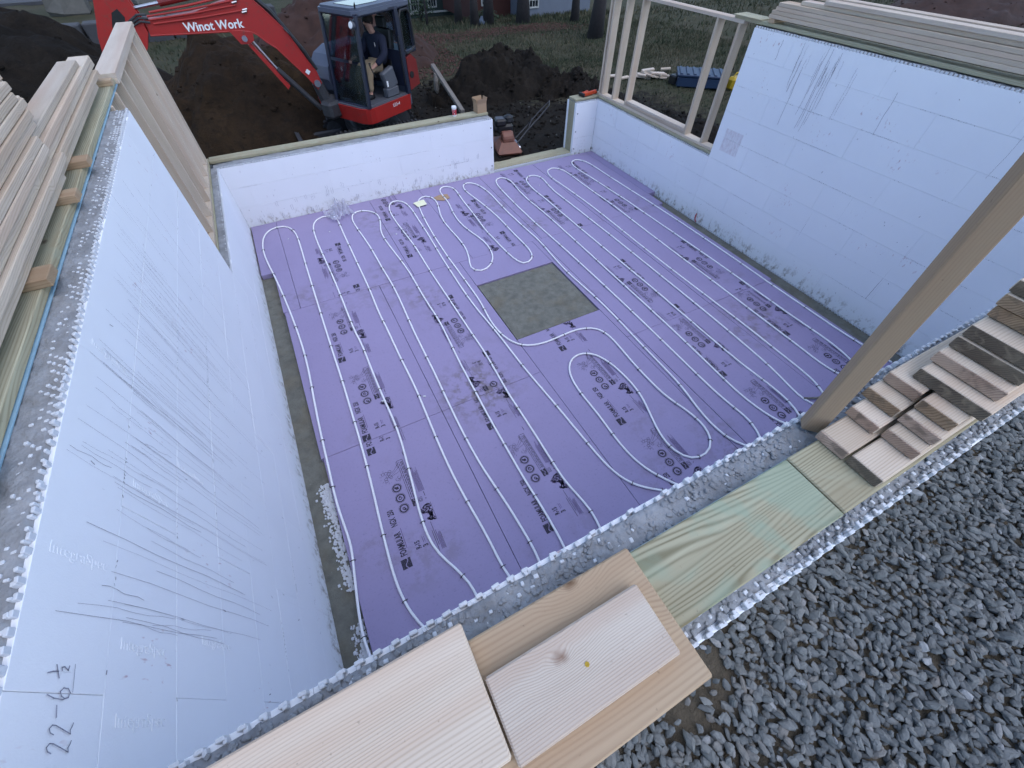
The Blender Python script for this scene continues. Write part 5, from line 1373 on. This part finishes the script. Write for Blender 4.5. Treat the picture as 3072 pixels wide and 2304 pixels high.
for s in (-1, 1):
    V_, F_ = lathe([(.0, -.008), (.008, -.004), (.009, .002), (.0, .007)], 8); obj('eye', V_, F_, MAT['black'], person, HM @ T(.083, s*.033, .018))
    b = B(); b.add(*cbox(.03, .014, .05, .006), T(-.005, s*.092, -.002)); b.obj('ear', MAT['skin'], person, HM, True)
obj('mouth', *cbox(.006, .042, .008, .002), MAT['dark_red'], person, HM @ T(.084, 0, -.048))

# ---------------------------------------------------------------- things on the far wall and beyond the doorway
PT = H1+.004+PL
cup = thing('coffee_cup', (3.90, 7.60, PT), 'red and white paper cup with white lid on the far wall', 'cup')
b = B(); b.lathe([(.030, .0), (.033, .004), (.043, .135), (.040, .135)], 20); b.obj('cup_body', MAT['white_paint'], cup, T(3.90, 7.60, PT))
b = B(); b.lathe([(.0352, .025), (.0420, .112)], 20); o = b.obj('sleeve', MAT['cup_red'], cup, T(3.90, 7.60, PT))
b = B(); b.lathe([(.045, .133), (.046, .142), (.040, .146), (.038, .156), (.0, .157)], 20); b.obj('lid', MAT['white_paint'], cup, T(3.90, 7.60, PT))
b = B(); rx = random.Random(1)
for k in range(9):
    a = -2.2+rx.uniform(-.8, .8); z_ = rx.uniform(.035, .10); rad = .0362+(.0420-.0352)*(z_-.025)/.087; s_ = rx.uniform(.006, .014)
    b.add(*cbox(.002, s_, s_*.8, .0005), Matrix.Rotation(a, 4, 'Z') @ T(rad, 0, z_))
b.obj('cup_print', MAT['white_paint'], cup, T(3.90, 7.60, PT))
box = thing('cardboard_box', (4.40, 7.60, PT), 'open brown cardboard box with raised flaps at the end of the far wall', 'box')
MB = T(4.40, 7.60, PT) @ Matrix.Rotation(.12, 4, 'Z'); w_, d_, h_ = .19, .15, .15
b = B(); b.box(-w_/2, w_/2, -d_/2, -d_/2+.004, 0, h_, .0005); b.box(-w_/2, w_/2, d_/2-.004, d_/2, 0, h_, .0005); b.box(-w_/2, -w_/2+.004, -d_/2+.004, d_/2-.004, 0, h_, .0005); b.box(w_/2-.004, w_/2, -d_/2+.004, d_/2-.004, 0, h_, .0005); b.box(-w_/2+.004, w_/2-.004, -d_/2+.004, d_/2-.004, 0, .004, .0005)
b.obj('box_body', MAT['card'], box, MB)
for (ax, ox, oy, lx, tl) in (('X', 0, d_/2, w_, -.25), ('X', 0, -d_/2, w_, .35), ('Y', -w_/2, 0, d_, -.3), ('Y', w_/2, 0, d_, .35)):
    V_, F_ = cbox(lx-.006 if ax == 'X' else .003, .003 if ax == 'X' else lx-.006, .075, .0005)
    obj('flap', V_, F_, MAT['card'], box, MB @ T(ox, oy, h_) @ Matrix.Rotation(tl, 4, ax) @ T(0, 0, .038))

tool = thing('nail_gun', (6.72, 7.46, PT), 'orange power nailer lying on the short wall corner', 'nail gun')
MT = T(6.70, 7.47, PT) @ Matrix.Rotation(.15, 4, 'Z')
b = B(); b.box(-.17, .10, -.055, -.005, .012, .075, .015); b.tube([(.06, -.03, .045), (.15, -.03, .045)], .035, 10); b.obj('body', MAT['orange'], tool, MT)
b = B(); b.add(*cbox(.16, .04, .05, .012), T(-.05, .05, .04) @ Matrix.Rotation(.25, 4, 'Z')); b.box(-.16, -.10, -.02, .07, .012, .06, .012); b.obj('handle', MAT['orange'], tool, MT)
b = B(); b.box(.13, .185, -.06, .0, .02, .075, .01); b.box(-.20, -.15, -.06, .09, .005, .065, .01); b.obj('battery', MAT['black'], tool, MT)
b = B(); b.add(*cbox(.22, .022, .05, .005), T(-.02, .012, .03) @ Matrix.Rotation(-.35, 4, 'Z')); b.obj('magazine', MAT['dark_red'], tool, MT)

pc = thing('plate_compactor', (4.92, 8.05, 0.), 'brick-red plate compactor with black engine just outside the doorway', 'compactor')
MC = T(5.15, 7.99, ground_z(5.0, 8.05)+.02) @ Matrix.Rotation(-.22, 4, 'Z')
b = B(); b.prism([(-.28, .04), (-.25, .0), (.42, .0), (.48, .10), (.44, .13), (-.24, .06)], -.24, .24, 'yz'); b.obj('base_plate', MAT['rust'], pc, MC)
b = B(); b.add([(-.26, -.26, .05), (.26, -.26, .05), (.24, .20, .08), (-.24, .20, .08), (-.15, -.12, .20), (.15, -.12, .20), (.15, .16, .20), (-.15, .16, .20)], [(0, 1, 5, 4), (1, 2, 6, 5), (2, 3, 7, 6), (3, 0, 4, 7), (4, 5, 6, 7)]); b.obj('skirt', MAT['rust'], pc, MC)
b = B(); b.lathe([(.0, -.11), (.12, -.11), (.13, -.09), (.13, .09), (.12, .11), (.0, .11)], 18, T(0, .0, .24) @ Matrix.Rotation(math.pi/2, 4, 'Y')); b.box(-.11, .11, -.06, .14, .12, .26, .02); b.obj('belt_housing', MAT['rust'], pc, MC)
b = B(); b.box(-.17, .17, .12, .42, .26, .44, .04); b.box(-.20, .02, .10, .32, .42, .54, .03); b.lathe([(.10, 0), (.115, .03), (.10, .10), (.05, .13)], 16, T(.10, .30, .43)); b.lathe([(.0, -.04), (.09, -.04), (.09, .04), (.0, .04)], 14, T(-.18, .25, .36) @ Matrix.Rotation(math.pi/2, 4, 'Y')); b.obj('engine', MAT['black'], pc, MC)
b = B(); b.box(-.185, -.03, .13, .29, .541, .552, .004); b.obj('fuel_tank_top', MAT['grey_plastic'], pc, MC)
b = B(); b.tube([(.20, -.02, .12), (.45, .16, .26), (.80, .34, .46), (1.02, .42, .62), (1.10, .64, .64), (.84, .58, .46), (.52, .42, .26), (.24, .26, .12)], .014, 8); b.tube([(.52, .20, .32), (.62, .30, .46), (.60, .44, .32)], .011, 6); b.obj('handle', MAT['dark_steel'], pc, MC)
b = B(); b.box(.17, .26, -.18, .22, .03, .12, .02); b.obj('lift_bar', MAT['steel'], pc, MC)

V_, F_ = cbox(2.25, .11, .09, .012)
p0, p1 = Vector((5.30, 12.6, .52)), Vector((5.20, 10.60, .10)); dv = p1-p0
tag(obj('timber_post', V_, F_, MAT['old_wood'], None, T(*((p0+p1)/2)) @ dv.to_track_quat('X', 'Z').to_matrix().to_4x4()), 'grey weathered post leaning over the soil right of the excavator', 'post')
chunk('timber_offcut', 5.15, 12.1, .25, (.25, .14, .5), MAT['old_wood'], 'short grey timber stump beside the leaning post', 'timber')

# ---------------------------------------------------------------- things on the lawn beyond the window framing
TB = (12.05, 9.62); zt = ground_z(*TB)
tb = thing('storage_box', (TB[0], TB[1], zt), 'flat blue ribbed storage box lying on the lawn', 'box')
MTB = T(TB[0], TB[1], zt) @ Matrix.Rotation(math.radians(-40), 4, 'Z')
b = B(); b.box(-.62, .62, -.40, .40, .02, .26, .03); b.obj('box_body', MAT['blue_box'], tb, MTB)
b = B(); b.box(-.64, .64, -.42, .42, .262, .31, .02); ld = b.obj('lid', MAT['blue_box'], tb, MTB)
for k in range(7): bx('lid_rib', 0, .07, 0, .74, 0, .022, MAT['blue_box'], ld, b=.008).matrix_basis = MTB @ T(-.54+k*.18, 0, .322) @ ROTS['x']
bx('latch', 0, .10, 0, .02, 0, .10, MAT['black'], tb, b=.004).matrix_basis = MTB @ T(0, -.43, .22)
b = B(); b.add(*cbox(.46, .26, .30, .06), T(0, 0, .15)); b.tube([(-.15, 0, .28), (-.08, 0, .38), (.08, 0, .38), (.15, 0, .28)], .02, 6)
yz = (12.75, 8.95)
tag(b.obj('tool_bag', MAT['yellow'], None, T(yz[0], yz[1], ground_z(*yz))), 'yellow tool bag on the lawn half hidden by the tall right wall', 'bag')
b = B(); b.box(-.18, .18, -.14, .14, .0, .22, .03); b.lathe([(.0, -.04), (.11, -.04), (.11, .04), (.0, .04)], 14, T(.1, -.16, .11) @ Matrix.Rotation(math.pi/2, 4, 'X'))
tag(b.obj('tool_case', MAT['black'], None, T(11.55, 9.98, ground_z(11.5, 10))), 'small black tool case between the scrap wood and the blue box', 'case')
for i in range(26):
    t = rr.gauss(0, .42); x = 11.25+t*.62+rr.uniform(-.18, .18); y = 10.72-t*.32+rr.uniform(-.22, .22)
    if i > 22: x, y = ((10.35, 11.3), (12.55, 10.75), (12.25, 11.2))[i-23]
    zz = ground_z(x, y)+.03+max(0, .16-.22*abs(t))*rr.random()
    V_, F_ = cbox(rr.uniform(.18, .55), rr.choice((.09, .14, .14)), .038, .003)
    tag(obj('scrap_board', V_, F_, MAT['lumber_pale'] if rr.random() < .7 else MAT['lumber'], None, T(x, y, zz) @ Matrix.Rotation(rr.gauss(-.55, .55), 4, 'Z') @ Matrix.Rotation(rr.uniform(-.18, .18), 4, 'Y')), 'pale offcut of lumber in the scrap heap on the lawn' if i <= 22 else ('lone pale offcut on the grass left of the scrap heap', 'pale offcut on the grass behind the blue box', 'lone pale offcut lying behind the scrap heap')[i-23], 'offcut', 'lumber offcuts on the lawn')

# ---------------------------------------------------------------- background: houses, trees, hedge
def house(x0, x1, y, dpt, z, h, mat, wins, label, trimz=None):
    hs = thing('house', ((x0+x1)/2, y+dpt/2, z), label, 'house', 'houses beyond the lawn')
    bx('wall', x0, x1, y, y+dpt, z, z+h, mat, hs, b=.02)
    b_ = B(); b_.prism([(x0-.3, z+h), (x1+.3, z+h), ((x0+x1)/2, z+h+(x1-x0)*.38)], y-.3, y+dpt+.3, 'xz'); b_.obj('roof', MAT['dark_steel'], hs)
    if trimz: bx('skirting', x0-.02, x1+.02, y-.035, y-.002, z+trimz, z+trimz+.09, MAT['trim'], hs, b=.004)
    for (wx, wz, ww, wh) in wins:
        b_ = B()
        for (a0, a1, c0, c1) in ((wx-.07, wx, wz-.07, wz+wh+.07), (wx+ww, wx+ww+.07, wz-.07, wz+wh+.07), (wx-.0, wx+ww, wz-.07, wz), (wx, wx+ww, wz+wh, wz+wh+.07), (wx, wx+ww, wz+wh/2-.02, wz+wh/2+.02), (wx+ww/3-.01, wx+ww/3+.01, wz, wz+wh), (wx+2*ww/3-.01, wx+2*ww/3+.01, wz, wz+wh), (wx, wx+ww, wz+wh/4-.01, wz+wh/4+.01)):
            b_.box(a0, a1, y-.05, y-.004, c0, c1, .003)
        f_ = b_.obj('window', MAT['trim'], hs)
        bx('pane', wx, wx+ww, y-.018, y-.006, wz, wz+wh, MAT['dark_glass'], f_, b=.001)
    return hs
def gz(x, y): return ground_z(x, y)
house(10.9, 15.2, 33.3, 6, -1.95, 5.2, MAT['green_siding'], [(12.42, -1.28, .46, 1.25), (13.58, -1.16, .42, .75), (11.25, -1.42, .46, 1.2)], 'dark green house with white windows beyond the lawn', .35)
house(13.0, 16.6, 27.3, 5, -1.3, 4.6, MAT['red_siding'], [(13.45, -.52, .24, .55)], 'dark red house behind the bare tree trunks')
house(15.2, 19.3, 25.4, 5, -1.1, 4.4, MAT['pale_siding'], [(15.35, -.50, .5, 1.0)], 'pale blue-grey house at the right behind trees')

def tree(x, y, rad, h, seed, label, lean=0.):
    r = random.Random(seed); z0 = gz(x, y)
    t = thing('tree', (x, y, z0), label, 'tree', 'bare trees beyond the lawn')
    b_ = B(); n_ = 12; nv_ = 14
    P_ = []; Rr = []
    for k in range(9):
        f = k/8; P_.append(Vector((x+lean*f+.10*fbm(f*2, seed), y+.1*fbm(f*2, seed+5), z0-.1+h*f))); Rr.append(rad*(1.0-.55*f)*(1+.38*math.exp(-f*26)))
    b_.tube(P_, Rr, nv_)
    b_.V = [(v[0]+.10*rad*fbm(v[0]*6, v[1]*6, v[2]*2), v[1]+.10*rad*fbm(v[1]*6, v[2]*2, v[0]*6), v[2]) for v in b_.V]
    b_.obj('trunk', MAT['bark'], t, smooth=True)
    c_ = B()
    for k in range(16):
        f = r.uniform(.45, 1.0); p = P_[min(8, int(f*8))]; a = r.uniform(0, 6.28); L_ = r.uniform(1.2, 3.0)
        e = p+Vector((math.cos(a)*L_, math.sin(a)*L_, r.uniform(.6, 2.2))); mid = (p+e)/2+Vector((0, 0, .25))
        c_.tube([p, mid, e], [rad*.30, rad*.18, rad*.05], 6)
        for q in range(4):
            a2 = a+r.uniform(-1, 1); s_ = mid.lerp(e, r.random()); e2 = s_+Vector((math.cos(a2)*.9, math.sin(a2)*.9, r.uniform(.2, 1.0))); c_.tube([s_, e2], [rad*.08, rad*.02], 4)
    c_.obj('crown', MAT['bark'], t)
    return t
tree(12.80, 15.75, .225, 9., 1, 'thick bare tree trunk behind the window framing')
tree(13.2, 22.1, .27, 10., 2, 'broad dark trunk in front of the pale house')
tree(12.2, 23.9, .22, 10., 3, 'split grey trunk in front of the dark red house', .3)
tree(11.0, 22.8, .17, 9., 4, 'thin dark trunk left of the dark red house')
tree(11.3, 25.6, .17, 9., 5, 'trunk at the right end of the green house')
tree(9.9, 26.5, .05, 6., 6, 'slim sapling in front of the green house')
tree(15.1, 20.6, .16, 9., 7, 'trunk right of the pale house')
tree(13.7, 23.2, .13, 9., 8, 'thin trunk beside the pale house', .2)
def bush(x, y, w, h, seed, label):
    r = random.Random(seed); z0 = gz(x, y); b_ = B()
    for k in range(900):
        d = Vector((r.gauss(0, 1), r.gauss(0, 1), r.gauss(0, 1))).normalized()*r.random()**.4
        p = Vector((x+d.x*w, y+d.y*w*.8, z0+h*.5+d.z*h*.55)); s_ = r.uniform(.03, .07); a = r.uniform(0, 6)
        u = Vector((math.cos(a), math.sin(a), r.uniform(-.6, .6)))*s_; v = Vector((-math.sin(a), math.cos(a), r.uniform(-.6, .9)))*s_
        b_.add([p-u, p+v*.6, p+u, p-v*.6], [(0, 1, 2, 3)])
    t = thing('bush', (x, y, z0), label, 'bush')
    b_.obj('foliage', MAT['bush'], t)
    c_ = B()
    for k in range(5): c_.tube([(x, y, z0-.05), (x+r.uniform(-.4, .4)*w, y+r.uniform(-.4, .4)*w, z0+h*.8)], [.03, .01], 5)
    c_.obj('stem', MAT['bark'], t)
bush(10.6, 29.6, .85, 1.2, 1, 'dark green bush at the left end of the green house')
bush(12.3, 24.6, .8, .5, 2, 'low scrubby bush at the foot of the split trunk')
o = chunk('tarp_bundle', 12.05, 24.0, gz(12.05, 24)+.12, (.75, .5, .45), MAT['pale_siding'], 'pale blue tarp bundle at the foot of the tree trunks', 'tarp')

# clods and small stones in the dug-over soil
b = B(); rc = random.Random(51)
for k in range(3800):
    x, y = rc.uniform(-2.5, 10.), rc.uniform(7.75, 13.5)
    if soil_amount(x, y) < .5: continue
    s_ = rc.uniform(.02, .06)*(1.6 if rc.random() < .12 else 1); Vs, Fs = SH[rc.randrange(14)]
    b.add(Vs.tolist(), Fs, T(x, y, ground_z(x, y)+s_*.15) @ Matrix.Rotation(rc.uniform(0, 6), 4, 'Z') @ Matrix.Rotation(rc.uniform(-.5, .5), 4, 'X') @ Matrix.Diagonal((s_*1.4, s_*1.1, s_*.8, 1)))
tag(b.obj('soil_clods', MAT['dirt_dark']), 'loose dark clods over the dug soil', 'clods', kind='stuff')
b = B()
for k in range(260):
    x, y = rc.uniform(-2.5, 9.), rc.uniform(7.8, 13.)
    s_ = rc.uniform(.012, .035); Vs, Fs = SH[rc.randrange(14)]
    b.add(Vs.tolist(), Fs, T(x, y, ground_z(x, y)+s_*.4) @ Matrix.Rotation(rc.uniform(0, 6), 4, 'Z') @ Matrix.Diagonal((s_*1.5, s_, s_*.8, 1)))
tag(b.obj('pebbles', MAT['rock']), 'pale pebbles scattered in the dug soil', 'pebbles', kind='stuff')

# grass and leaves
gr2 = random.Random(77); GV = []; GF = []; GT = []
def blades(n, fx, h0, h1, keep):
    k = 0
    while k < n:
        x, y = fx(); k += 1
        if not keep(x, y): continue
        z0 = ground_z(x, y); a = gr2.uniform(0, 6.28); h = gr2.uniform(h0, h1); w = h*.22; dx, dy = math.cos(a)*w, math.sin(a)*w
        i = len(GV); lx, ly = gr2.uniform(-.6, .6)*h, gr2.uniform(-.6, .6)*h
        GV.extend([(x-dx, y-dy, z0-.01), (x+dx, y+dy, z0-.01), (x+lx, y+ly, z0+h)]); GF.append((i, i+1, i+2))
        t = min(1, max(0, gr2.gauss(.42+.5*fbm(x*.5, y*.5, 2.), .2))); GT.extend([t]*3)
blades(26000, lambda: (gr2.uniform(3.5, 17), gr2.uniform(12.5, 22)), .04, .10, lambda x, y: soil_amount(x, y)+gr2.uniform(-.15, .15) < .42)
blades(14000, lambda: (gr2.uniform(9, 17), gr2.uniform(7.5, 14)), .03, .08, lambda x, y: soil_amount(x, y)+gr2.uniform(-.2, .2) < .48)
blades(6000, lambda: (gr2.uniform(8, 19), gr2.uniform(21, 30)), .06, .20, lambda x, y: True)
blades(9000, lambda: (gr2.uniform(14, 34), gr2.uniform(6, 24)), .06, .16, lambda x, y: True)
blades(4000, lambda: (gr2.uniform(-8, 3), gr2.uniform(15, 24)), .05, .14, lambda x, y: True)
me = bpy.data.meshes.new('grass'); me.from_pydata(GV, [], GF); me.materials.append(MAT['grass'])
a_ = me.attributes.new('tone', 'FLOAT', 'POINT'); a_.data.foreach_set('value', GT)
tag(inst('grass', me), 'thin worn lawn grass beyond the soil', 'grass', kind='stuff')
LV = []; LF = []
for k in range(9000):
    t = gr2.random(); x = 4.2+t*9.5+gr2.gauss(0, .6); y = 17.6+2.3*math.sin(t*2.2)+gr2.gauss(0, .95)
    if k > 7400: x, y = gr2.uniform(4.4, 7.2), gr2.uniform(13.6, 17)
    z0 = ground_z(x, y)+.02; s_ = gr2.uniform(.022, .055); a = gr2.uniform(0, 6.28); c_, s2 = math.cos(a)*s_, math.sin(a)*s_
    i = len(LV); LV.extend([(x-c_, y-s2, z0+gr2.uniform(0, .03)), (x+s2*.6, y-c_*.6, z0), (x+c_, y+s2, z0+gr2.uniform(0, .04)), (x-s2*.6, y+c_*.6, z0+.012)]); LF.append((i, i+1, i+2, i+3))
me = bpy.data.meshes.new('fallen_leaves'); me.from_pydata(LV, [], LF); me.materials.append(MAT['leaf'])
tag(inst('fallen_leaves', me), 'strip of red-brown fallen leaves across the lawn', 'leaves', kind='stuff')
